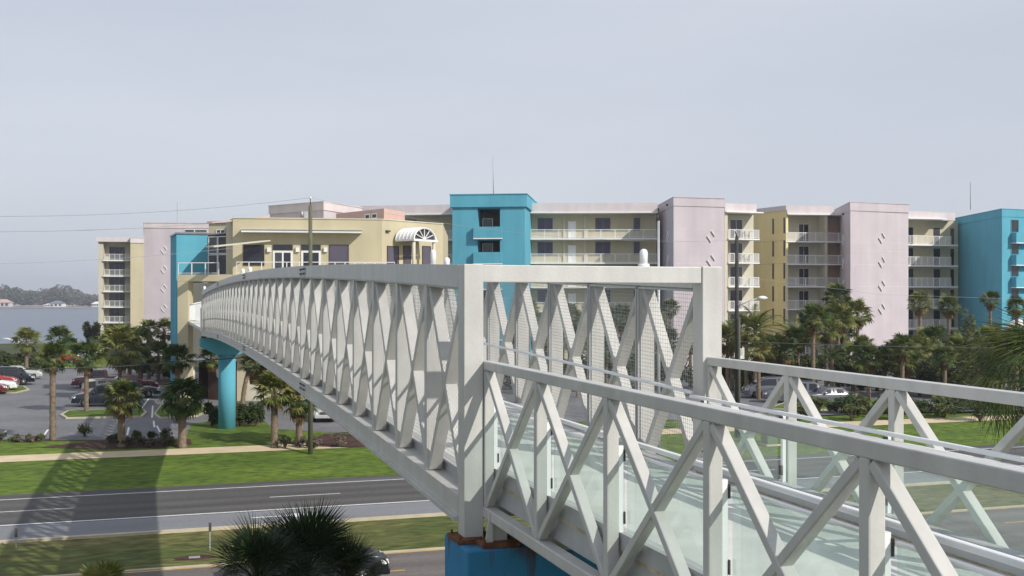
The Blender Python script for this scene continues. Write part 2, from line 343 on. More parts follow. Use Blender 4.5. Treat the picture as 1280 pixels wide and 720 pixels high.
# ------------------------------------------------------------ foliage makers
def leafcloud(mb, c, r, n, size, m=(0,), clumps=7, rnd=random, flat=.75):
    cl = []
    for i in range(clumps):
        a = rnd.uniform(0, 2*pi); h = rnd.uniform(-.8, .9); q = rnd.uniform(.35, .75)
        cl.append((V3((c[0]+r[0]*q*cos(a)*sqrt(1-h*h*.6), c[1]+r[1]*q*sin(a)*sqrt(1-h*h*.6), c[2]+r[2]*h*.6)), rnd.uniform(.3, .5), rnd.choice(m)))
    for i in range(n):
        cc, k, mi = rnd.choice(cl)
        d = V3((rnd.gauss(0, 1), rnd.gauss(0, 1), rnd.gauss(0, 1))).normalized()*rnd.uniform(.55, 1.05)
        p = cc+V3((d.x*r[0]*k, d.y*r[1]*k, d.z*r[2]*k*1.1))
        a = V3((rnd.gauss(0, 1), rnd.gauss(0, 1), rnd.gauss(0, flat))).normalized(); b = a.orthogonal().normalized()
        sz = size*rnd.uniform(.6, 1.3); b = b*sz*.42; a = a*sz
        mi2 = mi if rnd.random() < .8 else rnd.choice(m)
        mb.add([p-a*.5, p+b*.5-a*.05, p+a*.5, p-b*.5-a*.05], [(0, 1, 2, 3)], mi2)
def fan_leaf(L=1.0, rad=.85, nseg=18, droop=.35, spread=125, m=0, mb=None, width=1., seed=1, stiff=1.):
    """one costapalmate fan leaf: stalk along +X, then blades spread round its end"""
    rnd = random.Random(seed); mb = mb or MB()
    mb.bar((0,0,0), (L*.5, 0, .05*L), .035, .02, m=m); mb.bar((L*.5, 0, .05*L), (L, 0, 0), .028, .018, m=m)
    for i in range(nseg):
        t = R(-spread+2*spread*i/(nseg-1)+rnd.uniform(-3, 3)); l = rad*(1-.28*(abs(t)/pi))*rnd.uniform(.86, 1.08)
        wd = (R(2*spread)/nseg)*l*.36*width
        d = V3((cos(t), sin(t), 0)); n = V3((-sin(t), cos(t), 0)); fold = .10*(1 if i % 2 else -1)*.3
        o = V3((L, 0, 0)); z1 = .06*rad*stiff+fold*.2; z2 = -droop*rad*rnd.uniform(.5, 1.3)
        p1 = o+d*l*.5+V3((0, 0, z1)); p2 = o+d*l*.97+V3((0, 0, z1+z2))
        mb.add([o, p1-n*wd, p1+n*wd, p2], [(0, 1, 2), (1, 3, 2)], m)
    return mb
def feather(L=2.6, n=22, droop=.9, ll=.55, m=0, seed=1, mb=None):
    rnd = random.Random(seed); mb = mb or MB(); pts = []
    for i in range(n+1):
        t = i/n; pts.append(V3((L*(t-.18*t*t*droop), 0, L*(.25*t-.62*droop*t*t))))
    for a, b in zip(pts[::4], pts[4::4]): mb.bar(a, b, .035, .03, m=m)
    for i in range(3, n+1):
        t = i/n; l = ll*sin(pi*min(1, .18+t*.8))*rnd.uniform(.8, 1.15)+.08
        for sd in (-1, 1):
            p = pts[i]; q = p+V3((l*.45, sd*l*.75, -l*rnd.uniform(.2, .65)))
            mb.add([p, p+V3((.06, 0, 0)), q], [(0, 1, 2)], m)
    return mb
def palm_trunk(h, r=.16, lean=(0, 0), seed=0, boots=True):
    rnd = random.Random(seed); mb = MB(); n = int(h/.28)+2; pts = []; rs = []
    for i in range(n):
        t = i/(n-1); pts.append((lean[0]*t*t, lean[1]*t*t, h*t-.1)); rs.append(r*(1.25 if i == 0 else 1)*(1+.10*(i % 2))*(1.08-.12*t))
    mb.tube(pts, rs, 9)
    if boots:
        for i in range(int(h*7)):
            t = rnd.uniform(.12, .99); a = i*2.4; p = V3((lean[0]*t*t, lean[1]*t*t, h*t)); d = V3((cos(a), sin(a), 0))
            mb.add([p+d*r*.9+V3((-d.y, d.x, 0))*.05, p+d*r*.9-V3((-d.y, d.x, 0))*.05, p+d*(r+.09)+V3((0, 0, .17))], [(0, 1, 2)], 1)
    return mb
FAN = {}
def fan_meshes(key, m, **k):
    if isinstance(key[1], tuple): k = dict(key[1])
    if key not in FAN:
        FAN[key] = []
        for i in range(3):
            mb = fan_leaf(seed=i+3, **k); o = mb.build('frond', m, fix=False); FAN[key].append(o.data); bpy.data.objects.remove(o)
    return FAN[key]
SC = 0
def fan_palm(x, D, ybase, ycrown, rpx, label, group='fan palms of the parking lot', mats=('leafA', 'leafB'), nf=34, joined=False, lean=0, zb=None, trunk_r=.16, seed=None, dead=3, droop=.35, skirt=-.9, boots=True, cat='palm'):
    """sabal palm: base seen at column x, depth D; ycrown = row of the crown's heart, rpx its radius"""
    global SC; SC += 1; rnd = random.Random(seed or SC*13)
    a = P(x, D); zb = gz(a[1]) if zb is None else zb
    h = Zy(ycrown, D)-zb; rr = rpx*D/F
    t = thing('fan_palm', label, cat, (a[0], a[1], zb), 0, group)
    lx = lean*D/F; ln = (lx*c_, -lx*s_)
    palm_trunk(h, trunk_r, ln, SC, boots).build('trunk', [M['trunk'], M['boot']], t, fix=False)
    top = V3((ln[0], ln[1], h-.1)); cm = MB()
    for i in range(nf+dead):
        el = skirt+(1.45-skirt)*((i+.5)/nf)**.85 if i < nf else rnd.uniform(-1.35, -1.0); az = i*2.39996+rnd.uniform(-.3, .3)
        sc = rr/1.62*rnd.uniform(.82, 1.1)*(1. if el > -.5 else .85)
        mk = 'leafDead' if i >= nf else mats[0 if rnd.random() < .5 else 1]
        ms = fan_meshes((mk, droop), M[mk], droop=droop)
        rot = mathutils.Euler((rnd.uniform(-.5, .5), -el, az), 'XYZ').to_matrix()
        if joined:
            me = rnd.choice(ms); o = len(cm.v); mi = 2 if i >= nf else (0 if mk == mats[0] else 1)
            cm.v += [tuple(top+rot @ (v.co*sc)) for v in me.vertices]
            for p in me.polygons: cm.f.append([q+o for q in p.vertices]); cm.m.append(mi); cm.sm.append(False)
        else:
            f = link('frond', rnd.choice(ms), t); f.location = top; f.rotation_euler = rot.to_euler(); f.scale = (sc, sc, sc)
    if joined: cm.build('crown', [M[mats[0]], M[mats[1]], M['leafDead']], t, fix=False)
    return t
def feather_palm(x, D, ycrown, rpx, label, mats=('leafA', 'leafC'), nf=26, group='feather palms by the right wing', lean=0, seed=None, trunk_r=.17):
    global SC; SC += 1; rnd = random.Random(seed or SC*7)
    a = P(x, D); zb = gz(a[1]); h = Zy(ycrown, D)-zb; rr = rpx*D/F
    t = thing('feather_palm', label, 'palm', (a[0], a[1], zb), 0, group)
    palm_trunk(h, trunk_r, (0, 0), SC, False).build('trunk', [M['trunk'], M['boot']], t, fix=False)
    cm = MB()
    for i in range(nf):
        el = -.35+1.7*((i+.5)/nf); az = i*2.39996+rnd.uniform(-.3, .3)
        fm = feather(seed=i+SC, droop=rnd.uniform(.6, 1.1)); rot = mathutils.Euler((rnd.uniform(-.3, .3), -el, az), 'XYZ').to_matrix(); sc = rr/2.5*rnd.uniform(.8, 1.12)
        o = len(cm.v); cm.v += [tuple(V3((0, 0, h-.1))+rot @ (V3(v)*sc)) for v in fm.v]; mi = rnd.choice((0, 0, 1))
        for f in fm.f: cm.f.append([q+o for q in f]); cm.m.append(mi); cm.sm.append(False)
    cm.build('crown', [M[mats[0]], M[mats[1]]], t, fix=False)
    return t
def shrub(name, x, D, y0, y1, wpx, label, cat='shrub', mats=('bush', 'bush2'), n=700, size=.3, group=None, zb=None, stems=True, clumps=8):
    """leafy mound: seen between rows y1 (top) and y0 (foot), wpx wide"""
    a = P(x, D); zb = gz(a[1]) if zb is None else zb
    top = Zy(y1, D)-zb; w = wpx*D/F/2; t = thing(name, label, cat, (a[0], a[1], zb), 0, group)
    mb = MB(); lo = top*.12 if top > 3*w else 0
    leafcloud(mb, (0, 0, (top+lo)/2), (w*1.05, w*.95, (top-lo)/2), n, size, (0, 1), clumps)
    mb.build('crown' if 'tree' in name else 'leaves', [M[q] for q in mats], t, fix=False)
    st = MB()
    if 'tree' in name: st.tube([(0, 0, -.1), (.05, 0, top*.35), (0, .05, top*.7)], [.16*top/5, .12*top/5, .04], 7)
    for k in range(5):
        an = k*1.3; st.tube([(0, 0, top*.3 if 'tree' in name else -.05), (cos(an)*w*.3, sin(an)*w*.3, top*.5), (cos(an)*w*.55, sin(an)*w*.55, top*.8)], [.05, .035, .015], 5)
    st.build('trunk' if 'tree' in name else 'stems', M['bark'], t, fix=False)
    return t

# ------------------------------------------------------------ the truss footbridge
UL0, UL1, UR0, UR1 = 3.37, 3.63, 6.36, 6.62
def zt(v): return EYE+1.0-.00052*(v-46)**2
V0, BAY, NB = 12.045, 1.75, 36
VE = V0+BAY*NB
bridge = thing('truss_footbridge', 'long white arched steel truss footbridge with wire mesh sides crossing the road', 'footbridge', (5, V0, 0))
BO = (5, V0, 0)
def arcbox(u0, u1, off0, off1, va, vb, n=40):
    mb = MB(); vs = []
    for i in range(n+1):
        v = va+(vb-va)*i/n; z = zt(v); vs += [(u0, v, z+off0), (u1, v, z+off0), (u1, v, z+off1), (u0, v, z+off1)]
    fs = [(0, 1, 2, 3), (4*n+3, 4*n+2, 4*n+1, 4*n)]
    for i in range(n):
        o = 4*i
        for k in range(4): fs.append((o+k, o+4+k, o+4+(k+1) % 4, o+(k+1) % 4))
    return mb.add(vs, fs)
for u0, u1 in ((UL0, UL1), (UR0, UR1)):
    tcd = arcbox(u0, u1, -.26, 0, 12.16, VE+.1).build('top_chord', M['steel'], bridge, BO)
    arcbox(u0+.03, u1-.03, -.285, -.262, 12.16, VE+.1).build('chord_lip', M['steel'], tcd, BO)
    bc = arcbox(u0, u1, -2.88, -2.64, 12.16, VE+.1).build('bottom_chord', M['steel'], bridge, BO)
    arcbox(u0-.05, u1+.05, -2.93, -2.883, 12.16, VE+.1).build('chord_flange', M['steel'], bc, BO)
def bevbox(o, w=.008):
    md = o.modifiers.new('bevel', 'BEVEL'); md.width = w; md.segments = 2; md.limit_method = 'ANGLE'; return o
for side, (ua, ub, um, nrm) in enumerate(((3.39, 3.60, 3.615, 1), (6.39, 6.60, 6.375, -1))):
    uc = (ua+ub)/2
    for k in range(1, NB+1):
        v = V0+BAY*k; z = zt(v)
        bevbox(MB().box((ua, v-.065, z-2.645), (ub, v+.065, z-.255)).build('vertical', M['steel'], bridge, BO))
    for k in range(NB):
        va, vb = V0+BAY*k+.06, V0+BAY*(k+1)-.06
        if k == 0: va += .08
        za, zb = zt(va), zt(vb)
        bevbox(MB().bar((uc, va, za-2.6), (uc, vb, zb-.3), .15, .09, (1, 0, 0)).build('diagonal', M['steel'], bridge, BO))
        bevbox(MB().bar((uc, va, za-.3), (uc, vb, zb-2.6), .16, .09, (1, 0, 0)).build('diagonal', M['steel'], bridge, BO))
        # welded mesh panel on the inner side, framed
        mb = MB(); fr = MB(); x = um; h0, h1 = -2.50, -.29; wr = .0022
        a0, a1 = V0+BAY*k+.02, V0+BAY*(k+1)-.02
        def pt(v, h): return (x, v, zt(v)+h)
        nn = int((h1-h0)/.05)
        for i in range(1, nn): h = h0+(h1-h0)*i/nn; mb.tube([pt(a0, h), pt(a1, h)], wr, 3, cap=False)
        nn = 34
        for i in range(1, nn): v = a0+(a1-a0)*i/nn; mb.tube([(x+nrm*.006, v, zt(v)+h0), (x+nrm*.006, v, zt(v)+h1)], wr, 3, cap=False)
        po = mb.build('mesh_panel', M['galv'], bridge, BO, fix=False)
        for p, q in ((pt(a0, h0), pt(a1, h0)), (pt(a0, h1), pt(a1, h1)), (pt(a0+.015, h0), pt(a0+.015, h1)), (pt(a1-.015, h0), pt(a1-.015, h1))): fr.bar(p, q, .028, .028, (1, 0, 0))
        fr.build('mesh_frame', M['steel_grey'], po, BO)
arcbox(UL1+.06, UR0-.06, -2.66, -2.52, 12.16, VE+.1).build('deck', M['deck'], bridge, BO)
for u0, u1 in ((UL1+.003, UL1+.12), (UR0-.12, UR0-.003)): arcbox(u0, u1, -2.70, -2.49, 12.2, VE).build('kerb_beam', M['steel_grey'], bridge, BO)
for k in range(0, NB+1, 2):
    v = V0+BAY*k; MB().box((UL1+.01, v-.08, zt(v)-2.86), (UR0-.01, v+.08, zt(v)-2.67)).build('cross_beam', M['steel_grey'], bridge, BO)
for u in (UL1+.10, UR0-.10):
    n = 36; MB().tube([(u, 12.0+(VE-12.0)*i/n, zt(12.0+(VE-12.0)*i/n)-1.52) for i in range(n+1)], .024, 8).build('handrail', M['alu'], bridge, BO)
# portal: posts, lintel, base plates
for u0, u1, lab in ((UL0, UL1, None), (UR0, UR1, None)):
    if u0 == UL0: u1 = 3.597
    po = bevbox(MB().box((u0, 11.90, 6.83), (u1, 12.155, zt(12.1)+.002)).build('portal_post', M['steel'], bridge, BO))
    MB().box((u0-.1, 11.80, 6.78), (u1+.1, 12.26, 6.828)).build('base_plate', M['rust'], po, BO)
    for du in (-.06, .32):
        for dv in (11.85, 12.21): MB().tube([(u0+du, dv, 6.82), (u0+du, dv, 6.87)], .015, 6).build('anchor_bolt', M['rust'], po, BO)
bevbox(MB().box((3.599, 11.92, zt(12.1)-.20), (UR0-.002, 12.12, zt(12.1)-.004)).build('portal_beam', M['steel'], bridge, BO))
ve = VE+.1
for u0, u1 in ((UL0, UL1), (UR0, UR1)): MB().box((u0, ve+.002, zt(ve)-2.95), (u1, ve+.22, zt(ve)+.003)).build('portal_post', M['steel'], bridge, BO)
MB().box((UL1+.002, ve+.02, zt(ve)-.24), (UR0-.002, ve+.2, zt(ve))).build('portal_beam', M['steel'], bridge, BO)
# bolted splices on the outer faces of the chords
for v in (25.4, 41.5, 57.5):
    for off, hh in ((-.13, .09), (-2.76, .07)):
        sp = MB().box((UL0-.012, v-.45, zt(v)+off-hh), (UL0-.001, v+.45, zt(v)+off+hh)).build('splice_plate', M['steel_grey'], bridge, BO)
        b2 = MB()
        for i in range(4):
            for j in (-1, 1): b2.box((UL0-.035, v-.38+i*.2+(.1 if i > 1 else 0), zt(v)+off+j*.05-.018), (UL0-.013, v-.33+i*.2+(.1 if i > 1 else 0), zt(v)+off+j*.05+.018))
        b2.build('splice_bolts', M['plate'], sp, BO)
# little round-topped lamps standing on the right-hand chord
lampg = 'round topped white lamps along the top chord'
for i, (x, hpx, side, lab) in enumerate(((804, 22, 1, 'white round topped lamp on the beam, nearest, before the upper gallery'), (541, 22, 1, 'tall white round topped lamp in front of the barrel canopy'),
        (558, 12, 1, 'small white lamp just left of the blue tower'), (392, 13, 1, 'white chord lamp just right of the wooden pole'), (367, 11, 1, 'white chord lamp just left of the wooden pole'),
        (312, 7, 0, 'tiny white chord lamp near the left splice of the arch'), (303, 7, 0, 'tiny white chord lamp left of the arch splice'), (255, 6, 0, 'farthest tiny white lamp at the left end of the chord'))):
    u = 6.49 if side else 3.5; D = F*u/(c_*(x-184)); v = (D-s_*u)/c_; h = hpx*D/F; r = (.055 if i else .048)*(1+.01*D)
    z0 = zt(v) if side or v < VE else zt(VE)
    t = thing('chord_lamp', lab, 'lamp', (u, v, z0), 0, lampg)
    MB().tube([(0, 0, -.01), (0, 0, .035)], [r*1.5, r*1.4], 12).build('lamp_base', M['white'], t)
    MB().tube([(0, 0, .036), (0, 0, h-r), (0, 0, h-r*.45), (0, 0, h-r*.12), (0, 0, h)], [r, r, r*.86, r*.5, r*.1], 14).build('lamp_shade', M['alu'], t)

# ------------------------------------------------------------ approach ramp
AO = (5, 5, 0)
ramp = thing('approach_ramp', 'white open truss approach ramp with glass guards and low rails, nearest the viewer', 'footbridge', (5, 5, 0))
def zr(v): return EYE-.745+(v-3.83)*.007      # top of rail
RB = 1.738; VR0 = 11.96; NR = 9; vend = VR0-RB*NR
for ua, ub, inn in ((3.60, 3.71, 1), (6.42, 6.53, -1)):
    uc = (ua+ub)/2
    def lin(a, b, u0, u1, o0, o1):
        mb = MB(); vs = []
        for v in (a, b): z = zr(v); vs += [(u0, v, z+o0), (u1, v, z+o0), (u1, v, z+o1), (u0, v, z+o1)]
        return mb.add(vs, [(0,1,2,3),(7,6,5,4),(0,4,5,1),(1,5,6,2),(2,6,7,3),(3,7,4,0)])
    bevbox(lin(vend, VR0+.05, ua-.004, ub+.004, -.10, 0).build('top_rail', M['steel'], ramp, AO), .009)
    bevbox(lin(vend, VR0+.05, ua-.012, ub+.012, -1.76, -1.64).build('bottom_chord', M['steel'], ramp, AO), .012)
    lin(vend, VR0, (ub+.02 if inn > 0 else ua-.14), (ub+.14 if inn > 0 else ua-.02), -1.37, -1.22).build('glazing_channel', M['steel_grey'], ramp, AO)
    lin(vend, VR0, (ub+.03 if inn > 0 else ua-.12), (ub+.12 if inn > 0 else ua-.03), -1.405, -1.373).build('timber_edge', M['tan'], ramp, AO)
    lin(vend, VR0, (ub+.04 if inn > 0 else ua-.16), (ub+.16 if inn > 0 else ua-.04), -1.62, -1.408).build('edge_beam', M['steel_grey'], ramp, AO)
    uh = ub+.14 if inn > 0 else ua-.14
    bevbox(MB().bar((uh, vend, zr(vend)-.48), (uh, VR0+.1, zr(VR0)-.48), .05, .04, (1, 0, 0)).build('handrail', M['alu'], ramp, AO), .012)
    for k in range(NR+1):
        v = VR0-RB*k-.05
        bevbox(MB().box((ua, v-.045, zr(v)-1.645), (ub, v+.045, zr(v)-.095)).build('vertical', M['steel'], ramp, AO), .012)
        # slender stanchion that holds the glass, with clips
        st = MB().box((ub+.008 if inn > 0 else ua-.05, v-.02, zr(v)-1.22), (ub+.05 if inn > 0 else ua-.008, v+.02, zr(v)-.50)).build('glass_stanchion', M['alu'], ramp, AO)
        for dz in (-.58, -1.1): MB().box((ub+.052 if inn > 0 else ua-.065, v-.03, zr(v)+dz-.05), (ub+.065 if inn > 0 else ua-.052, v+.03, zr(v)+dz+.05)).build('glass_clip', M['plate'], st, AO)
        if k < NR:
            va, vb = v-.05, v-RB+.05
            bevbox(MB().bar((uc, va, zr(va)-1.62), (uc, vb, zr(vb)-.12), .092, .07, (1, 0, 0)).build('diagonal', M['steel'], ramp, AO), .01)
            bevbox(MB().bar((uc, va, zr(va)-.12), (uc, vb, zr(vb)-1.62), .098, .07, (1, 0, 0)).build('diagonal', M['steel'], ramp, AO), .01)
            ug = ub+.08 if inn > 0 else ua-.08
            gp = MB().sheet([(ug, v-RB+.03, zr(v-RB)-1.215), (ug, v-.03, zr(v)-1.215), (ug, v-.03, zr(v)-.57), (ug, v-RB+.03, zr(v-RB)-.57)]).build('glass_panel', M['glass'], ramp, AO)
            bevbox(lin(v-RB+.03, v-.03, ug-.018, ug+.018, -.568, -.545).build('glass_cap', M['alu'], gp, AO), .006)
MB().add([(3.80, vend, zr(vend)-1.60), (6.34, vend, zr(vend)-1.60), (6.34, 12.1, zr(12.1)-1.60), (3.80, 12.1, zr(12.1)-1.60), (3.80, vend, zr(vend)-1.395), (6.34, vend, zr(vend)-1.395), (6.34, 12.1, zr(12.1)-1.395), (3.80, 12.1, zr(12.1)-1.395)],
         [(0,3,2,1),(4,5,6,7),(0,1,5,4),(1,2,6,5),(2,3,7,6),(3,0,4,7)]).build('deck', M['deck'], ramp, AO)
for k in range(NR+1):
    v = VR0-RB*k-.05; MB().box((3.66, v-.05, zr(v)-1.76), (6.41, v+.05, zr(v)-1.61)).build('cross_beam', M['steel_grey'], ramp, AO)
for u in (3.56, 6.38):    # stub legs with gussets on rusted plates
    lg = MB().box((u+.06, 11.66, 6.83), (u+.24, 11.84, zr(11.7)-1.765)).build('stub_leg', M['steel'], ramp, AO)
    MB().box((u-.08, 11.52, 6.78), (u+.34, 11.84, 6.828)).build('base_plate', M['rust'], lg, AO)
    MB().add([(u-.03, 11.60, 6.83), (u+.055, 11.60, 6.83), (u+.055, 11.60, 7.16), (u+.02, 11.60, 7.16), (u-.03, 11.625, 6.83), (u+.055, 11.625, 6.83), (u+.055, 11.625, 7.16), (u+.02, 11.625, 7.16)],
             [(0,3,2,1),(4,5,6,7),(0,1,5,4),(1,2,6,5),(2,3,7,6),(3,0,4,7)]).build('gusset', M['steel'], lg, AO)
    for du, dv in ((-.05, 11.56), (-.02, 11.72), (.30, 11.56), (.30, 11.78)): MB().tube([(u+du, dv, 6.825), (u+du, dv, 6.87)], .013, 6).build('anchor_bolt', M['rust'], lg, AO)
# piers
p1 = thing('bridge_pier', 'blue concrete pier with rust stained cap under the portal posts', 'pier', (5, 12, 0), 0, 'blue piers of the footbridge')
cap = MB().add([(3.29, 11.48, 6.1), (6.75, 11.48, 6.1), (6.75, 12.46, 6.1), (3.29, 12.46, 6.1), (3.29, 11.48, 6.775), (6.75, 11.48, 6.775), (6.75, 12.46, 6.775), (3.29, 12.46, 6.775),
    (4.5, 11.48, 5.5), (5.5, 11.48, 5.5), (5.5, 12.46, 5.5), (4.5, 12.46, 5.5)],
    [(4,5,6,7),(0,1,5,4),(1,2,6,5),(2,3,7,6),(3,0,4,7),(0,8,9,1),(2,10,11,3),(1,9,10,2),(0,3,11,8),(8,11,10,9)]).build('pier_cap', M['pier_rust'], p1, (5, 12, 0))
bevbox(cap, .02)
MB().tube([(5, 11.97, -.1), (5, 11.97, 5.5)], .5, 24).build('column', M['pier_rust'], p1, (5, 12, 0))
PV = 75.2
p2 = thing('bridge_pier', 'round turquoise pier with flared cap standing in the lawn, far end', 'pier', (4.99, PV, 1), 0, 'blue piers of the footbridge')
PO = (4.99, PV, 1); zc = zt(PV)-3.06
MB().add([(3.25, PV-.55, zc-.55), (6.75, PV-.55, zc-.55), (6.75, PV+.55, zc-.55), (3.25, PV+.55, zc-.55), (3.25, PV-.55, zc), (6.75, PV-.55, zc), (6.75, PV+.55, zc), (3.25, PV+.55, zc),
    (4.3, PV-.55, zc-1.1), (5.7, PV-.55, zc-1.1), (5.7, PV+.55, zc-1.1), (4.3, PV+.55, zc-1.1)],
    [(4,5,6,7),(0,1,5,4),(1,2,6,5),(2,3,7,6),(3,0,4,7),(0,8,9,1),(2,10,11,3),(1,9,10,2),(0,3,11,8),(8,11,10,9)]).build('pier_cap', M['blue'], p2, PO)
MB().tube([(4.99, PV, .9), (4.99, PV, zc-1.09)], .56, 28).build('column', M['blue'], p2, PO)
for u in (3.5, 6.49): MB().box((u-.16, PV-.2, zc+.002), (u+.16, PV+.2, zt(PV)-2.935)).build('bearing', M['rust'], p2, PO)

# curved landing beyond the last pier
ld = thing('landing_walkway', 'short white curved walkway with solid guards joining arch to building', 'walkway', (3.4, VE, 8)); LO = (3.4, VE, 8)
for right in (0, 1):
    n = 14; vs = []; top = []
    for i in range(n+1):
        t = i/n
        if right: u, v, zb, z2 = 6.5-3.6*(1-cos(t*pi/2)), VE+.35+8.5*sin(t*pi/2), zt(VE)-2.75+.75*t, EYE-.45+.50*sin(pi*min(1, .22+t*.74))*1.15
        else: u, v, zb, z2 = 3.42, VE+.35+t*3.0, zt(VE)-2.75+.1*t, EYE-.55-.1*t
        vs += [(u, v, zb), (u+.08, v, zb), (u+.08, v, z2), (u, v, z2)]; top.append((u+.04, v, z2+.03))
    fs = [(0,1,2,3), (4*n, 4*n+1, 4*n+2, 4*n+3)]
    for i in range(n):
        for k in range(4): fs.append((4*i+k, 4*i+4+k, 4*i+4+(k+1) % 4, 4*i+(k+1) % 4))
    g = MB().add(vs, fs).build('guard_panel', M['white'], ld, LO); MB().tube(top, .06, 8).build('guard_rail', M['alu'], g, LO)
MB().add([(3.5, VE+.35, zt(VE)-2.7), (6.5, VE+.35, zt(VE)-2.7), (6, VE+14.8, zt(VE)-2.4), (3, VE+14.8, zt(VE)-2.4), (3.5, VE+.35, zt(VE)-2.5), (6.5, VE+.35, zt(VE)-2.5), (6, VE+14.8, zt(VE)-2.2), (3, VE+14.8, zt(VE)-2.2)],
         [(0,3,2,1),(4,5,6,7),(0,1,5,4),(1,2,6,5),(2,3,7,6),(3,0,4,7)]).build('deck', M['deck'], ld, LO)

# ------------------------------------------------------------ building kit
class Wall:
    """a vertical wall plane between two plan points; a,b left and right as seen from the street"""
    def __init__(s, a, b):
        s.a = V3((a[0], a[1], 0)); s.b = V3((b[0], b[1], 0)); s.d = (s.b-s.a).normalized(); s.L = (s.b-s.a).length
        n = V3((s.d.y, -s.d.x, 0)); s.n = n if n.dot(-s.a) > 0 else -n       # faces the viewer's side
    def at(s, x):                                                            # distance along the wall at photo column x
        q = P(x, 1.0); r = V3((q[0], q[1], 0)); den = r.x*s.d.y-r.y*s.d.x
        k = (s.a.x*s.d.y-s.a.y*s.d.x)/den; return (r*k-s.a).dot(s.d), k
    def zz(s, x, y): return Zy(y, s.at(x)[1])
    def blk(s, mb, t0, t1, z0, z1, p0, p1, m=0):                             # p0..p1 = outwards from plane
        q = [s.a+s.d*t0+s.n*p0, s.a+s.d*t1+s.n*p0, s.a+s.d*t1+s.n*p1, s.a+s.d*t0+s.n*p1]
        return mb.prism([(v.x, v.y) for v in q], z0, z1, m)
def window(W, parent, O, t0, t1, z0, z1, glass='dark_glass', frame='frame', mull=1, fw=.07, p=0.0, door=False, name=None, trans=None):
    mb = MB(); W.blk(mb, t0, t0+fw, z0, z1, p+.002, p+.07); W.blk(mb, t1-fw, t1, z0, z1, p+.002, p+.07)
    W.blk(mb, t0+fw, t1-fw, z1-fw, z1, p+.002, p+.068); W.blk(mb, t0+fw, t1-fw, z0, z0+fw, p+.002, p+.068)
    for i in range(1, mull+1):
        t = t0+(t1-t0)*i/(mull+1); W.blk(mb, t-fw*.4, t+fw*.4, z0+fw, z1-fw, p+.002, p+.064)
    if trans: W.blk(mb, t0+fw, t1-fw, z0+(z1-z0)*trans-.05, z0+(z1-z0)*trans+.05, p+.002, p+.066)
    o = mb.build(name or ('door' if door else 'window'), M[frame], parent, O)
    n = mull+1
    for i in range(n):
        a = t0+(t1-t0)*i/n; b = t0+(t1-t0)*(i+1)/n
        W.blk(MB(), a+fw*.5, b-fw*.5, z0+fw*.6, z1-fw*.6, p+.004, p+.03).build('pane', M[glass], o, O)
    return o
def railing(W, parent, O, t0, t1, z, p, h=1.05, posts=5, infill=.12, name='railing', mt='white', ends=None):
    mb = MB(); W.blk(mb, t0, t1, z+h-.06, z+h, p-.05, p+.01); W.blk(mb, t0, t1, z+.10, z+.14, p-.04, p)
    for i in range(posts+1):
        t = t0+(t1-t0)*i/posts; W.blk(mb, max(t0, t-.035), min(t1, t+.035), z, z+h-.062, p-.048, p+.004)
    o = mb.build(name, M[mt], parent, O)
    if infill:
        bb = MB(); n = int((t1-t0)/infill)
        for i in range(1, n):
            t = t0+(t1-t0)*i/n; W.blk(bb, t-.014, t+.014, z+.142, z+h-.064, p-.034, p-.010)
        bb.build('balusters', M[mt], o, O, kind='stuff', fix=False)
    return o
def tower(parent, O, pts, z0, z1, m, fascia=None, fh=1.15, fp=.12, name='block', ring=True):
    body = MB().prism([(p[0], p[1]) for p in pts], z0, z1-.001).build(name, M[m], parent, O)
    cx = sum(p[0] for p in pts)/len(pts); cy = sum(p[1] for p in pts)/len(pts)
    def grow(k):
        r = []
        for p in pts: d = sqrt((p[0]-cx)**2+(p[1]-cy)**2); r.append((cx+(p[0]-cx)*(d+k)/d, cy+(p[1]-cy)*(d+k)/d))
        return r
    if fascia:
        MB().prism(grow(fp*1.4), z1-fh, z1+.02).build('roof_fascia', M[fascia], body, O)
        MB().prism(grow(fp*1.4+.07), z1+.022, z1+.10).build('roof_coping', M[fascia], body, O)
    return body
def diamond(W, parent, O, t, z, r, depth=.35, m='frame'):
    """square tile turned on its corner, standing out of the wall as four thin fins"""
    mb = MB(); c = W.a+W.d*t; q = [(0, r), (r*.75, 0), (0, -r), (-r*.75, 0)]
    for i in range(4):
        a, b = q[i], q[(i+1) % 4]
        p = c+W.d*a[0]+V3((0, 0, z+a[1])); p2 = c+W.d*b[0]+V3((0, 0, z+b[1]))
        if i in (0, 2): mb.bar(p+W.n*depth/2, p2+W.n*depth/2, depth, .07, W.n)
        else: mb.bar(p+W.n*.04, p2+W.n*.04, .08, .05, W.n)
    return mb.build('diamond_ornament', M[m], parent, O)
def bldg(name, label, loc): return thing(name, label, 'building', (loc[0], loc[1], 1.))
def furniture(W, O, t, z, p, seed):
    """a balcony table with two chairs, each thing on its own"""
    pass

GZ = 0.95
# ---- central condominium: blue tower, upper galleries, mauve block, narrow balconies
A0 = P(451, 136); A1 = P(820, 132.5)
cen = bldg('condominium_building', 'central condominium wing with turquoise tower, open galleries and mauve end block', P(700, 130)); O = tuple(cen.location)
floors = [16.97-2.93*k for k in range(6)]
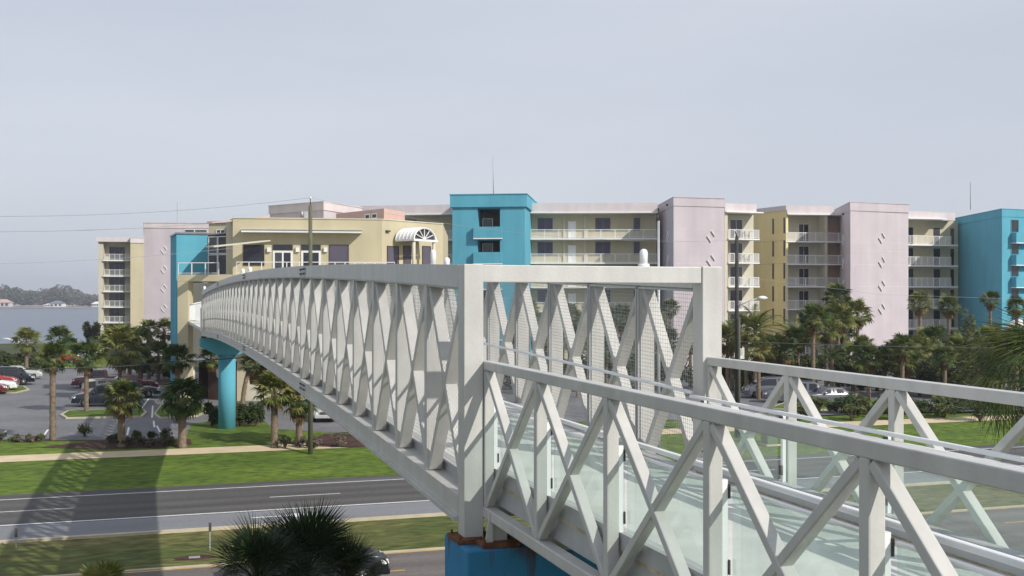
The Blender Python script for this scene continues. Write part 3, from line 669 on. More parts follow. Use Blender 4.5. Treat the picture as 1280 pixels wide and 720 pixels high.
# galleries
for (xa, Da, xb, Db, tag) in ((451, 137, 566, 135, 0), (663, 133, 822, 132.6, 1)):
    W = Wall(P(xa, Da), P(xb, Db))
    back = 1.7
    W.blk(MB(), 0, W.L, GZ, 20.1, -back-8, -back).build('gallery_wall', M['cream'], cen, O)
    W.blk(MB(), 0, W.L, 20.12, 21.2, -back-8.2, .1).build('roof_fascia', M['pfascia'], cen, O)
    W.blk(MB(), 0, W.L, 19.98, 20.115, -back, .22).build('soffit', M['white'], cen, O)
    for k, z in enumerate(floors):
        W.blk(MB(), 0, W.L, z-.18, z, -back+.002, .02).build('gallery_slab', M['white'], cen, O)
        railing(W, cen, O, .02, W.L-.02, z+.001, 0, 1.05, max(3, int(W.L/1.55)), .14)
        Wb = Wall(tuple(W.a-W.n*back)[:2], tuple(W.b-W.n*back)[:2])
        if k < 4:
            if tag:
                for x0, x1, kind in ((672, 691, 'w'), (710, 720, 'd'), (744, 763, 'w'), (792, 800, 'w1')):
                    t0 = Wb.at(x0)[0]; t1 = Wb.at(x1)[0]
                    if kind == 'd': window(Wb, cen, O, t0, t1, z+.02, z+2.15, 'white', 'frame', 0, .1, door=True)
                    else: window(Wb, cen, O, t0, t1, z+.95, z+2.55, 'tint_glass', 'grey_glass', 1 if kind == 'w' else 0)
                for x0 in (704, 730): 
                    t0 = Wb.at(x0)[0]; Wb.blk(MB(), t0, t0+.25, z+.01, z+2.72, .003, .16).build('pilaster', M['cream2'], cen, O)
            else:
                for x0, x1 in ((507, 521), (470, 484)):
                    window(Wb, cen, O, Wb.at(x0)[0], Wb.at(x1)[0], z+.95, z+2.55, 'tint_glass', 'grey_glass', 1)
# blue tower
FL, FR, BR, BL = P(565.5, 128), P(656, 127), P(665, 141), P(569, 142)
zt_ = Zy(243.5, 127.5)
W = Wall(FL, FR); x0, x1 = W.at(597)[0], W.at(625)[0]
# tower shell with real loggia openings on the front
for nm, a, b in (('tower_wall', 0, x0), ('tower_wall', x1, W.L)): W.blk(MB(), a, b, GZ, zt_-1.4, -4, 0).build(nm, M['blue'], cen, O)
W.blk(MB(), 0, W.L, GZ, zt_-1.4, -13, -4.002).build('tower_core', M['blue'], cen, O)
lg = [Zy(294, 127.5)-3.13*0, Zy(294, 127.5)-2.93, Zy(294, 127.5)-5.86, Zy(294, 127.5)-8.79, Zy(294, 127.5)-11.7]
W.blk(MB(), x0, x1, lg[0]+3.13, zt_-1.4, -3.998, -.002).build('tower_wall', M['blue'], cen, O)
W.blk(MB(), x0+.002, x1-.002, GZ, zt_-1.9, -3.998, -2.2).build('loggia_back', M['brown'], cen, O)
for k, z in enumerate(lg):
    bb = MB(); W.blk(bb, x0-.42, x1+.25, z-.35, z+.95, .002, .55); b = bb.build('balcony', M['blue'], cen, O)
    W.blk(MB(), x0-.44, x1+.27, z-.47, z-.352, -.3, .57).build('balcony_slab', M['white'], b, O)
    W.blk(MB(), x0+.003, x1-.003, z-.45, z-.15, -2.19, -.004).build('loggia_floor', M['white'], cen, O)
    if k: W.blk(MB(), x0+.003, x1-.003, z+2.35, z+2.93-.46, -1.2, -.01).build('loggia_lintel', M['blue'], cen, O)
    Wl = Wall(tuple(W.a-W.n*2.2)[:2], tuple(W.b-W.n*2.2)[:2])
    window(Wl, cen, O, x0+.25, x0+1.5, z-.1, z+2.1, 'car_glass', 'frame', 0, door=True)
body = W.blk(MB(), -.25, W.L+.25, zt_-1.42, zt_, -13.2, .25).build('roof_fascia', M['blue'], cen, O)
W.blk(MB(), -.32, W.L+.32, zt_+.001, zt_+.10, -13.3, .32).build('roof_coping', M['blue'], body, O)
a = P(617, 131); MB().tube([(a[0], a[1], zt_), (a[0]-.1, a[1], zt_+4.9)], [.06, .02], 6).build('antenna', M['wire_pale'], cen, O)
# mauve end block
q = [P(830, 131.5), P(842, 127), P(905.5, 130), P(906, 146), P(832, 148)]
q = [P(842, 127), P(905.5, 128.8), P(897, 143), P(818, 141.3)]
pk = tower(cen, O, q, GZ, Zy(247.5, 127.5), 'pink', 'pink', .95, .06, 'end_block')
W = Wall(q[0], q[1])
for yj in (286.5, 300.5, 330, 360): W.blk(MB(), 0, W.L, W.zz(870, yj)-.03, W.zz(870, yj)+.03, .001, .012).build('stucco_joint', M['pfascia'], pk, O)
for y in (295.5, 325.5, 356, 386.5): diamond(W, pk, O, W.at(888.5)[0], W.zz(888.5, y), .66, .16)
W2 = Wall(q[3], q[0])
for y in (295.5, 325.5): diamond(W2, pk, O, W2.at(835)[0], W2.zz(835, y), .66, .12)
for x in (824, 835): W2.blk(MB(), W2.at(x)[0]-.15, W2.at(x)[0]+.15, Zy(258, 133)-.15, Zy(258, 133)+.12, .001, .2).build('scupper', M['plate'], pk, O)
a = P(870, 133); MB().box((a[0]-.4, a[1]-.4, Zy(247, 128)+.05), (a[0]+.3, a[1]+.4, Zy(243, 128))).build('roof_vent', M['pfascia'], cen, O)
# narrow balcony stack right of the mauve block
W = Wall(P(905.5, 134.5), P(943, 136)); Wb = Wall(tuple(W.a-W.n*1.9)[:2], tuple(W.b-W.n*1.9)[:2])
W.blk(MB(), 0, W.L+1.1, GZ, 20.15, -7, -1.9).build('balcony_wall', M['cream2'], cen, O)
W.blk(MB(), 0, W.L+.2, 20.35, Zy(254.7, 135), -7, .15).build('roof_fascia', M['pfascia'], cen, O)
W.blk(MB(), 0, W.L+1.0, 20.2, 20.345, -3, .5).build('roof_canopy', M['white'], cen, O)
W.blk(MB(), .02, .45, GZ, 20.15, -1.898, .02).build('side_fin', M['cream2'], cen, O)
zf = [Zy(298, 135)-2.92*k for k in range(6)]
for k, z in enumerate(zf):
    b = W.blk(MB(), 0.46, W.L+.6, z-.16, z, -1.897, .25).build('balcony', M['white'], cen, O)
    railing(W, b, O, .5, W.L+.55, z+.001, .2, 1.1, 5, .13)
    Ws = Wall(tuple(W.b+W.d*.55-W.n*1.8)[:2], tuple(W.b+W.d*.55+W.n*.2)[:2]); railing(Ws, b, O, 0, 1.95, z+.001, 0, 1.1, 2, .13)
    window(Wb, cen, O, Wb.at(912)[0], Wb.at(928)[0], z+.03, z+2.5, 'dark_glass', 'frame', 1, .06, door=True)
for k, (t_, kind) in enumerate(((1.9, 'c'), (3.0, 'c'), (2.4, 't'), (1.6, 'c'), (2.9, 'c'), (2.2, 't'))):
    z = zf[k//3]; p = W.a+W.d*(t_+.6)-W.n*.7
    nm_ = 'balcony_chair' if kind == 'c' else 'balcony_table'; fl_ = ['top', 'second'][k//3]
    q_ = thing(nm_, '%s on the %s narrow balcony right of the mauve block%s' % ('brown slatted chair' if kind == 'c' else 'small round table', fl_, {0: ', left', 1: ', right', 2: ' between chairs'}[k % 3]), 'chair' if kind == 'c' else 'table', (p.x, p.y, z), -PHI)
    mb_ = M['trunk']
    if kind == 'c':
        MB().box((-.26, -.26, .42), (.26, .26, .47)).build('seat', mb_, q_); MB().box((-.26 if k % 3 else .22, -.26, .471), (-.22 if k % 3 else .26, .26, 1.0)).build('backrest', mb_, q_)
        for a_ in (-.23, .23):
            for b_ in (-.23, .23): MB().box((a_-.03, b_-.03, 0), (a_+.03, b_+.03, .419)).build('leg', mb_, q_)
    else:
        MB().tube([(0, 0, .70), (0, 0, .74)], .4, 14).build('tabletop', mb_, q_); MB().tube([(0, 0, 0), (0, 0, .699)], .04, 6).build('leg', mb_, q_)

# ---- right condominium
rt = bldg('condominium_building', 'long right hand condominium with yellow end wall, mauve tower and turquoise tower', P(1060, 140)); O = tuple(rt.location)
# yellow end wing
q = [P(982.5, 141), P(1046, 141.5), P(1036, 158), P(938, 158)]
W = Wall(q[0], P(1062, 142.6)); Lw = W.L
We = Wall(P(938, 147.5), P(982.5, 141))                                     # the yellow gable, seen aslant
back = 2.0
W.blk(MB(), .06, Lw, GZ, 20.4, -8, -back).build('wing_wall', M['cream2'], rt, O)
g = We.blk(MB(), 0, We.L, GZ, Zy(263, 141), -.35, 0).build('end_wall', M['yellow'], rt, O)
We.blk(MB(), -.1, We.L+.1, Zy(263, 141)+.002, Zy(256.8, 141), -.5, .08).build('roof_fascia', M['pfascia'], rt, O)
for x in (966.5, 980.5):
    for k in range(5):
        zc_ = Zy(281.5, 141)-2.92*k; t = We.at(x)[0]
        We.blk(MB(), t-.16, t+.16, zc_-1.0, zc_+1.0, .002, .03).build('slit_window', M['car_glass'], g, O)
for yj in (300.5, 329): We.blk(MB(), 0, We.L, Zy(yj, 141)-.03, Zy(yj, 141)+.03, .001, .012).build('stucco_joint', M['cream'], g, O)
W.blk(MB(), .1, Lw*.75, 20.6, Zy(256.8, 141)-.01, -8, .12).build('roof_fascia', M['pfascia'], rt, O)
W.blk(MB(), .1, Lw*.92, 20.42, 20.58, -7, .4).build('roof_canopy', M['white'], rt, O)
zf = [Zy(301, 141)-2.90*k for k in range(6)]
Wb = Wall(tuple(W.a-W.n*back)[:2], tuple(W.b-W.n*back)[:2]); xm = W.at(1033)[0]
W.blk(MB(), xm-.14, xm+.14, GZ, 20.41, -back+.002, .02).build('divider_column', M['cream2'], rt, O)
W.blk(MB(), W.at(1034.5)[0], Lw-.02, GZ, 20.4, -back+.001, -back+.1).build('inner_wall', M['orange'], rt, O)
for k, z in enumerate(zf):
    b = W.blk(MB(), 0, Lw, z-.17, z, -back+.101, .05).build('balcony', M['white'], rt, O)
    railing(W, b, O, .02, xm-.16, z+.001, 0, 1.1, 4, .13); railing(W, b, O, xm+.16, Lw-.02, z+.001, 0, 1.1, 2, .13)
    window(Wb, rt, O, Wb.at(998)[0], Wb.at(1011)[0], z+.03, z+2.35, 'dark_glass', 'frame', 1, .06, door=True)
# mauve tower
q = [P(1063, 135.5), P(1135.5, 139), P(1120, 157), P(1034, 154)]
pk = tower(rt, O, q, GZ, Zy(253.5, 136), 'pink', 'pink', 1.0, .08, 'tower_block')
W = Wall(q[0], q[1]); W2 = Wall(q[3], q[0])
for yj in (303, 314, 331, 358): W.blk(MB(), 0, W.L, W.zz(1100, yj)-.03, W.zz(1100, yj)+.03, .001, .012).build('stucco_joint', M['pfascia'], pk, O)
for y in (297.5, 327.5, 357, 386): diamond(W, pk, O, W.at(1102)[0], W.zz(1102, y), .66, .16)
for y in (298, 328, 356, 386): diamond(W2, pk, O, W2.L*.72, W.zz(1080, y), .66, .1)
for x in (.2, .75): W2.blk(MB(), W2.L*x-.15, W2.L*x+.15, Zy(265.5, 138)-.15, Zy(265.5, 138)+.12, .001, .2).build('scupper', M['plate'], pk, O)
# gallery between towers
W = Wall(P(1130, 150.5), P(1197.5, 153)); back = 2.; Wb = Wall(tuple(W.a-W.n*back)[:2], tuple(W.b-W.n*back)[:2])
W.blk(MB(), 0, W.L+1.6, GZ, 20.55, -6, -back).build('wing_wall', M['cream'], rt, O)
W.blk(MB(), 0, W.L*.55, 20.8, Zy(264.2, 151), -14, .1).build('roof_fascia', M['pfascia'], rt, O)
W.blk(MB(), W.L*.552, W.L, 20.56, Zy(265, 152), -14, -.6).build('roof_fascia', M['pfascia'], rt, O)
W.blk(MB(), 0, W.L*.75, 20.6, 20.78, -3, .45).build('roof_canopy', M['white'], rt, O)
for k in range(6):
    z = Zy(305, 151)-2.88*k
    b = W.blk(MB(), 0, W.L, z-.2, z, -back+.002, .05).build('balcony', M['white'], rt, O)
    railing(W, b, O, .02, W.at(1189)[0], z+.001, 0, 1.15, 8, .13)
    for x0, x1 in ((1134, 1141), (1167, 1174.5), (1188, 1192)): window(Wb, rt, O, Wb.at(x0)[0], Wb.at(x1)[0], z+.03, z+2.4, 'dark_glass', 'dframe', 0, .05, door=True)
# turquoise tower at the right edge
q = [P(1252.5, 141), P(1345, 146), P(1320, 166), P(1192, 158)]
bt = tower(rt, O, q, GZ, Zy(261.5, 141), 'blue', 'blue', .95, .06, 'tower_block')
W = Wall(q[0], q[1])
for k in range(5):
    z = W.zz(1268, 291.5)-2.85*k; t0, t1 = W.at(1263.5)[0], W.at(1273)[0]
    window(W, bt, O, t0, t1, z+.1, z+1.75, 'dark_glass', 'blue', 0, .05)
    W.blk(MB(), t0+.0, W.at(1300)[0], z-1.25, z+.02, .003, .9).build('balcony', M['blue'], bt, O)
    W.blk(MB(), t0-.05, W.at(1300)[0]+.05, z-1.36, z-1.252, .003, .95).build('balcony_slab', M['white'], bt, O)
a = P(1213, 146); MB().tube([(a[0], a[1], Zy(262, 146)), (a[0], a[1], Zy(229, 146)), (a[0], a[1], Zy(228, 146))], [.05, .03, .08], 6).build('antenna', M['wire_pale'], rt, O)
# white pool umbrella by the tower: dome seen at the foot
ub = thing('parasol', 'white domed parasol at the foot of the right turquoise tower', 'parasol', (*P(1276, 128), 1.)); O2 = tuple(ub.location)
c0 = P(1276, 128); zz = Zy(411, 128); mb = MB()
ring = []
for j, (r, h) in enumerate(((1.9, 0), (1.7, .38), (1.2, .8), (.6, 1.1), (.05, 1.22))):
    ring.append([(c0[0]+r*cos(2*pi*k/12), c0[1]+r*sin(2*pi*k/12), zz+h) for k in range(12)])
mb.add([p for r_ in ring for p in r_], [(j*12+k, j*12+(k+1) % 12, (j+1)*12+(k+1) % 12, (j+1)*12+k) for j in range(4) for k in range(12)], 0, True)
mb.build('canopy', M['white'], ub, O2, fix=False); MB().tube([(c0[0], c0[1], 1), (c0[0], c0[1], zz+.9)], .05, 8).build('pole', M['white'], ub, O2)

# ---- far left condominium
fl = bldg('condominium_building', 'cream six storey condominium with a balcony stack at far left by the bay', P(150, 206)); O = tuple(fl.location)
W = Wall(P(123, 205), P(163, 206)); back = 2.4; Wb = Wall(tuple(W.a-W.n*back)[:2], tuple(W.b-W.n*back)[:2])
W.blk(MB(), 0, W.L, GZ, Zy(302, 206), -12, -back).build('wing_wall', M['cream2'], fl, O)
W.blk(MB(), 0, W.at(129)[0], GZ, Zy(302, 206), -back+.001, 0).build('side_fin', M['cream2'], fl, O)
W.blk(MB(), -.3, W.L, Zy(302.5, 206)+.002, Zy(297, 206), -12, .5).build('roof_fascia', M['pfascia'], fl, O)
q = [P(163, 204), P(180, 205), P(186, 216), P(163, 216)]
tower(fl, O, q, GZ, Zy(297.5, 204), 'cream', 'pfascia', .9, .1, 'stair_block')
for k in range(7):
    z = Zy(325, 206)-2.9*k
    b = W.blk(MB(), W.at(129)[0]+.01, W.L-.01, z-.22, z, -back+.002, .35).build('balcony', M['white'], fl, O)
    railing(W, b, O, W.at(131)[0], W.L-.02, z+.001, .3, 1.1, 5, .16)
    window(Wb, fl, O, Wb.at(136.5)[0], Wb.at(156)[0], z+.03, z+2.55, 'dark_glass', 'grey_glass', 2, .07, door=True)
# ---- tall mauve building behind the clubhouse, left
ml = bldg('condominium_building', 'tall plain mauve end block with diamond ornaments left of the blue wall', P(205, 165)); O = tuple(ml.location)
q = [P(180, 168), P(262, 168.5), P(262, 186), P(180, 186)]
b = tower(ml, O, q, GZ, Zy(279, 168), 'pink', 'pfascia', .75, .06, 'end_block')
W = Wall(q[0], q[1])
for y in (312.5, 337, 360.5, 385): diamond(W, b, O, W.at(205)[0], W.zz(205, y), .6, .1)
for x0, x1 in ((231, 243), (243.5, 259)): window(W, b, O, W.at(x0)[0], W.at(x1)[0], W.zz(240, 290.5), W.zz(240, 287), 'dark_glass', 'white', 0, .05)
a = P(221.5, 172); MB().tube([(a[0], a[1], Zy(279, 172)), (a[0], a[1], Zy(252, 172))], .035, 5).build('antenna', M['wire_pale'], ml, O)

# ---- clubhouse
cl = bldg('clubhouse_building', 'cream two storey clubhouse with terrace, flat canopy and blue side wall behind the arch', P(384, 88)); O = tuple(cl.location)
FLc, FRc, RRc, LLc = P(291, 87), P(477.5, 88.6), P(553.7, 94), P(282.5, 90.5)
TZ = Zy(344, 88); RZ = 15.95
back_ = [P(553.7, 94), P(560, 112), P(284, 112), P(282.5, 90.5)]
up = MB().prism([FLc, FRc]+back_, TZ-.3, RZ).build('upper_storey', M['cream'], cl, O)
W = Wall(FLc, FRc); Wr = Wall(FRc, RRc); Wl = Wall(LLc, FLc)
W.blk(MB(), -.02, W.L+.02, RZ+.001, RZ+.09, -.35, .06).build('roof_coping', M['cream2'], cl, O)
Wr.blk(MB(), .0, Wr.L+.02, RZ+.002, RZ+.088, -.35, .06).build('roof_coping', M['cream2'], cl, O)
# long canopy
W.blk(MB(), W.at(303)[0], W.at(452)[0], W.zz(380, 291.5), W.zz(380, 288.5), .003, 1.0).build('flat_canopy', M['white'], cl, O)
W.blk(MB(), W.at(303)[0]-.05, W.at(452)[0]+.05, W.zz(380, 288.4), W.zz(380, 286.9), .004, 1.1).build('canopy_edge', M['cream2'], cl, O)
for x0, x1 in ((304, 330.5), (411.5, 436)): window(W, cl, O, W.at(x0)[0], W.at(x1)[0], TZ+.75, W.zz(x0, 305.7), 'tint_glass' if x0 > 400 else 'dark_glass', 'dframe', 0, .05)
for x0, x1 in ((341, 366), (376.5, 401)):
    window(W, cl, O, W.at(x0)[0], W.at(x1)[0], W.zz(x0, 313), W.zz(x0, 305.7), 'dark_glass', 'dframe', 0, .05, name='transom_window')
    window(W, cl, O, W.at(x0)[0], W.at(x1)[0], TZ+.02, W.zz(x0, 313.3), 'dark_glass', 'frame', 1, .16, door=True)
for x in (336.3, 372, 407): W.blk(MB(), W.at(x)[0]-.14, W.at(x)[0]+.14, W.zz(x, 315), W.zz(x, 309.5), .003, .2).build('wall_lamp', M['white'], cl, O)
# salon block right of corner: dark openings, sign light
for x0, x1 in ((483.5, 498), (504, 513), (527.5, 538)):
    window(Wr, cl, O, Wr.at(x0)[0], Wr.at(x1)[0], TZ+.05, Wr.zz(x0, 307.3), 'tint_glass', 'dframe', 0, .05)
Wr.blk(MB(), Wr.at(484)[0]-.2, Wr.at(484)[0]+.2, Wr.zz(484, 290), Wr.zz(484, 288), .003, .2).build('wall_lamp', M['plate'], cl, O)
# barrel canopy over the entry
ca = Wall(P(497, 86.5), P(516, 84.3)); 
can = thing('barrel_canopy', 'white barrel vaulted entrance canopy with fan shaped gable on round columns', 'canopy', (*P(520, 87), TZ)); O2 = tuple(can.location)
Wc = Wall(P(517.5, 88.3), P(545.5, 90.7)); r_ = Wc.L/2; zc0 = Wc.zz(530, 299.5); hh = Wc.zz(530, 284.8)-zc0
n = 14; dep = -1.9; vs = []; inner = []
for i in range(n+1):
    a = pi*i/n; 
    for dd in (0, dep):
        p = Wc.a+Wc.d*(r_-r_*cos(a))+(-Wl.n if False else Wc.n)*dd; 
        for sc in (1, .93): vs.append((p+(Wc.a+Wc.d*r_+Wc.n*dd-p)*(1-sc)+V3((0, 0, zc0+hh*sin(a)*sc))))
fs = []
for i in range(n):
    o = 4*i; fs += [(o, o+4, o+6, o+2), (o+1, o+3, o+7, o+5), (o, o+1, o+5, o+4), (o+2, o+6, o+7, o+3)]
MB().add(vs, fs, 0, False).build('vault', M['white'], can, O2)
for i in range(0, 6):
    dd = dep*i/5.; mb = MB()
    pts = [Wc.a+Wc.d*(r_-r_*1.02*cos(pi*k/n))+Wc.n*dd+V3((0, 0, zc0+hh*1.02*sin(pi*k/n))) for k in range(n+1)]
    mb.tube(pts, .035, 5).build('rib', M['frame'], can, O2, fix=False)
fan = MB()
for k in (1, 2, 3, 4, 5): a = pi*k/6; fan.bar(Wc.a+Wc.d*r_+V3((0, 0, zc0+.05))-Wc.n*.1, Wc.a+Wc.d*(r_-r_*.94*cos(a))-Wc.n*.1+V3((0, 0, zc0+hh*.94*sin(a))), .06, .06)
fan.build('fan_bars', M['frame'], can, O2)
gv = [Wc.a+Wc.d*(r_-r_*.93*cos(pi*k/n))-Wc.n*.2+V3((0, 0, zc0+hh*.93*sin(pi*k/n))) for k in range(n+1)]
MB().sheet(gv).build('gable_glass', M['dark_glass'], can, O2)
Wc.blk(MB(), -.08, Wc.L+.08, zc0-.16, zc0+.02, -.12, .08).build('tie_beam', M['frame'], can, O2)
Wc.blk(MB(), -.06, .1, zc0-.15, zc0+.01, dep, -.121).build('side_beam', M['frame'], can, O2)
Wc.blk(MB(), 0.1, Wc.L-.1, zc0-.02, zc0+.015, dep, -.25).build('ceiling', M['dframe'], can, O2)
for t in (.16, Wc.L-.16): MB().tube([tuple((Wc.a+Wc.d*t-Wc.n*.15)[:2])+(TZ-.3,), tuple((Wc.a+Wc.d*t-Wc.n*.15)[:2])+(zc0-.17,)], .14, 12).build('column', M['cream2'], can, O2)
# terrace with beam and railing
Wt = Wall(P(221.5, 86), P(292, 85.5))
Wt.blk(MB(), 0, Wt.L, TZ-.52, TZ, -8, 0).build('terrace_slab', M['cream'], cl, O)
Wt2 = Wall(P(292, 85.5), P(560, 86.5))
Wt2.blk(MB(), .01, Wt2.L, TZ-.5, TZ-.01, -8, 0).build('terrace_slab', M['cream'], cl, O)
railing(Wt, cl, O, .05, Wt.L-1.2, TZ, -.05, .95, 3, 0, mt='frame'); railing(Wt2, cl, O, .2, Wt2.L*.42, TZ, -.05, 1.0, 7, 0, mt='frame'); railing(Wt2, cl, O, Wt2.L*.42+.05, Wt2.L*.75, TZ, -.05, 1.0, 7, 0, mt='frame')
Wt.blk(MB(), .02, Wt.at(235)[0], GZ, TZ-.522, -1.0, -.01).build('terrace_pier', M['cream'], cl, O)
# stair rails on the terrace pier
# ground storey
Wg = Wall(P(236, 92.5), P(560, 93.5))
Wg.blk(MB(), 0, Wg.at(296)[0], 4.75, TZ-.53, -6, -.4).build('spandrel', M['cream2'], cl, O)
Wg.blk(MB(), 0, Wg.at(296)[0], 4.35, 4.745, -3, .25).build('carport_beam', M['white'], cl, O)
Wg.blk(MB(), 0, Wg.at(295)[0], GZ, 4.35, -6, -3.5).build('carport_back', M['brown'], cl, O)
MB().tube([tuple((Wg.a+Wg.d*.3)[:2])+(GZ,), tuple((Wg.a+Wg.d*.3)[:2])+(4.35,)], .22, 12).build('carport_column', M['cream2'], cl, O)
Wg.blk(MB(), Wg.at(296)[0], Wg.at(309)[0], GZ, TZ-.53, -6, 0).build('ground_wall', M['cream'], cl, O)
Wg.blk(MB(), Wg.at(309)[0], Wg.at(334)[0], GZ, 2.3, -6, -.02).build('sill_wall', M['cream2'], cl, O)
Wg.blk(MB(), Wg.at(309)[0], Wg.at(334)[0], 4.0, TZ-.53, -6, -.01).build('lintel_wall', M['cream'], cl, O)
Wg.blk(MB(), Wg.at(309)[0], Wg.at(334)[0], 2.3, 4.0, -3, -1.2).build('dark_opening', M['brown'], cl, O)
Wg.blk(MB(), Wg.at(334)[0], Wg.L, GZ, TZ-.53, -6, 0).build('ground_wall', M['cream'], cl, O)
for x0 in (352, 392, 432, 472, 512): window(Wg, cl, O, Wg.at(x0)[0], Wg.at(x0+24)[0], 2.3, 4.2, 'dark_glass', 'frame', 1, .06); window(Wg, cl, O, Wg.at(x0)[0], Wg.at(x0+24)[0], 6.0, 8.6, 'grey_glass', 'frame', 2, .06)
# blue side wall with tall glazing
Wb_ = Wall(P(220.5, 93), P(260, 94)); zb_ = Wb_.zz(240, 293)
Wb_.blk(MB(), 0, Wb_.L, TZ-.45, zb_, -5, 0).build('blue_wall', M['blue'], cl, O)
Wb_.blk(MB(), 0, .5, GZ, TZ-.452, -5, 0).build('blue_pier', M['blue'], cl, O)
Wb_.blk(MB(), -.1, Wb_.L+2.2, zb_+.002, zb_+.14, -5, .08).build('roof_coping', M['grey_glass'], cl, O)
Wq = Wall(P(260, 94), P(285, 93))
for i in range(2):
    for y0, y1 in ((344, 318), (317.5, 295.5)):
        window(Wq, cl, O, Wq.at(260.8+i*12)[0], Wq.at(272.5+i*12)[0], Wq.zz(270, y0), Wq.zz(270, y1), 'dark_glass', 'frame', 0, .07)
Wq.blk(MB(), 0, Wq.L, GZ, zb_, -5, -.01).build('stair_wall', M['brown'], cl, O)
Wc2 = Wall(P(261, 97), P(287, 96.5))
Wc2.blk(MB(), 0, Wc2.L, zb_, Wc2.zz(270, 279), -6, 0).build('roof_house', M['cream'], cl, O)
Wc2.blk(MB(), -.1, Wc2.L, Wc2.zz(270, 279)+.002, Wc2.zz(270, 276.5), -6, .15).build('roof_band', M['salmon'], cl, O)
window(Wc2, cl, O, Wc2.at(270.5)[0], Wc2.at(281.5)[0], Wc2.zz(270, 292), Wc2.zz(270, 287), 'dark_glass', 'frame', 1, .06)
# awning blades that stick out to the left
for (xa, Da, ya, xb, Db, yb, m) in ((262, 82, 308.5, 333, 86.9, 301, 'cream2'), (261, 86, 279, 332, 90, 270.5, 'salmon')):
    pa, pb = P(xa, Da), P(xb, Db)
    MB().bar((pa[0], pa[1], Zy(ya, Da)), (pb[0], pb[1], Zy(yb, Db)), .9, .09, m=0).build('awning_blade', M[m], cl, O)
# roof penthouses behind
ph = bldg('rooftop_building', 'mauve and salmon penthouse blocks rising behind the clubhouse roof', P(420, 112)); O = tuple(ph.location)
q = [P(404.5, 106), P(451, 113), P(425, 124), P(337.5, 111)]
tower(ph, O, q, GZ, Zy(252.8, 106), 'pink', 'pfascia', .75, .1, 'penthouse')
q2 = [P(480, 100), P(506, 104), P(500, 114), P(420, 106)]
b = tower(ph, O, q2, GZ, Zy(260.5, 100), 'salmon', None, name='penthouse')
Wp = Wall(q2[3], q2[0])
for x0, x1 in ((456.5, 463), (465, 472)): window(Wp, b, O, Wp.at(x0)[0], Wp.at(x1)[0], Wp.zz(460, 274.5), Wp.zz(460, 267.2), 'dark_glass', 'frame', 0, .12)

# ------------------------------------------------------------ poles, wires, lamps
def pole(x, D, ytop, label, m, r=.14, name='utility_pole', cat='pole'):
    a = P(x, D); zb = gz(a[1]); t = thing(name, label, cat, (a[0], a[1], zb)); h = Zy(ytop, D)-zb
    MB().tube([(0, 0, -.2), (0, 0, h*.5), (0, 0, h)], [r, r*.9, r*.75], 12).build('shaft', m, t)
    return t, h
t, h = pole(388, 64.4, 257, 'tall weathered wooden utility pole rising in front of the arch', M['pole'], .145)
MB().tube([(0, 0, h+.0), (0, 0, h+.45)], [.03, .02], 6).build('insulator_pin', M['dpole'], t); MB().tube([(0, 0, h+.4), (0, 0, h+.5)], .07, 8).build('insulator', M['white'], t)
MB().box((-.38, -.12, h-.75), (-.14, .12, h-.35)).build('line_bracket', M['galv'], t); MB().tube([(-.5, -.1, h-.7), (-.5, -.1, h-.35)], .09, 8).build('line_fuse', M['galv'], t)
t2, h2 = pole(921, 72.5, 296, 'dark utility pole beside the narrow balconies carrying a street lamp', M['dpole'], .155)
MB().tube([(0, 0, h2), (-.12, 0, h2+.35)], [.05, .04], 6).build('insulator_pin', M['dpole'], t2)
MB().tube([(.02, -.3, -.1), (.02, -.3, h2*.6)], .06, 10).build('conduit', M['pole'], t2)
D = 72.5; zl = Zy(383, D)-t2.location.z
p0 = V3((0, -.16, zl)); dirr = V3((c_, -s_, 0))
MB().tube([p0, p0+dirr*.7+V3((0, 0, .35)), p0+dirr*1.35+V3((0, 0, .55))], .035, 6).build('lamp_arm', M['galv'], t2)
hd = MB(); e = p0+dirr*1.3+V3((0, 0, .56))
hd.tube([e, e+dirr*.18, e+dirr*.42, e+dirr*.62], [.06, .13, .13, .04], 8); hd.build('lamp_head', M['alu'], t2)
def wire(name, pts, r, label, m='wire', n=14, sag=0.):
    q = [V3((*P(x, D), Zy(y, D))) for x, D, y in pts]; mb = MB(); out = []
    for a, b in zip(q, q[1:]):
        for i in range(n): t = i/n; out.append(a.lerp(b, t)-V3((0, 0, sag*4*t*(1-t))))
    out.append(q[-1]); mb.tube(out, r, 5, cap=False)
    mb.build(name, M[m], None, fix=False, label=label, cat='wire')
wire('overhead_wire', [(-60, 55.4, 270), (388, 64.4, 247)], .013, 'topmost thin wire running left across the sky from the wooden pole', 'wire_pale', sag=.35)
wire('overhead_wire', [(-60, 56, 289.5), (300, 64, 276)], .013, 'second thin wire in the sky reaching the mauve block', 'wire_pale', sag=.2)
wire('overhead_wire', [(-60, 56, 331), (300, 64, 309)], .009, 'third thin wire in the sky crossing the cream condominium', 'wire_pale', sag=.2)
wire('overhead_wire', [(-60, 60, 465), (150, 62, 458), (388, 64.3, 441)], .028, 'black cable sagging low across the parking lot at left')
wire('overhead_wire', [(388, 64.4, 247), (921, 72.4, 300)], .008, 'faint wire strung between the two utility poles', 'wire_pale', sag=.9)
wire('overhead_wire', [(921, 72.4, 427), (1100, 76, 433), (1340, 80, 436)], .024, 'dark cable crossing the palms at right')
wire('overhead_wire', [(921, 72.4, 345), (1100, 76, 368), (1340, 80, 376)], .008, 'faint wire crossing the mauve tower at right', 'wire_pale')
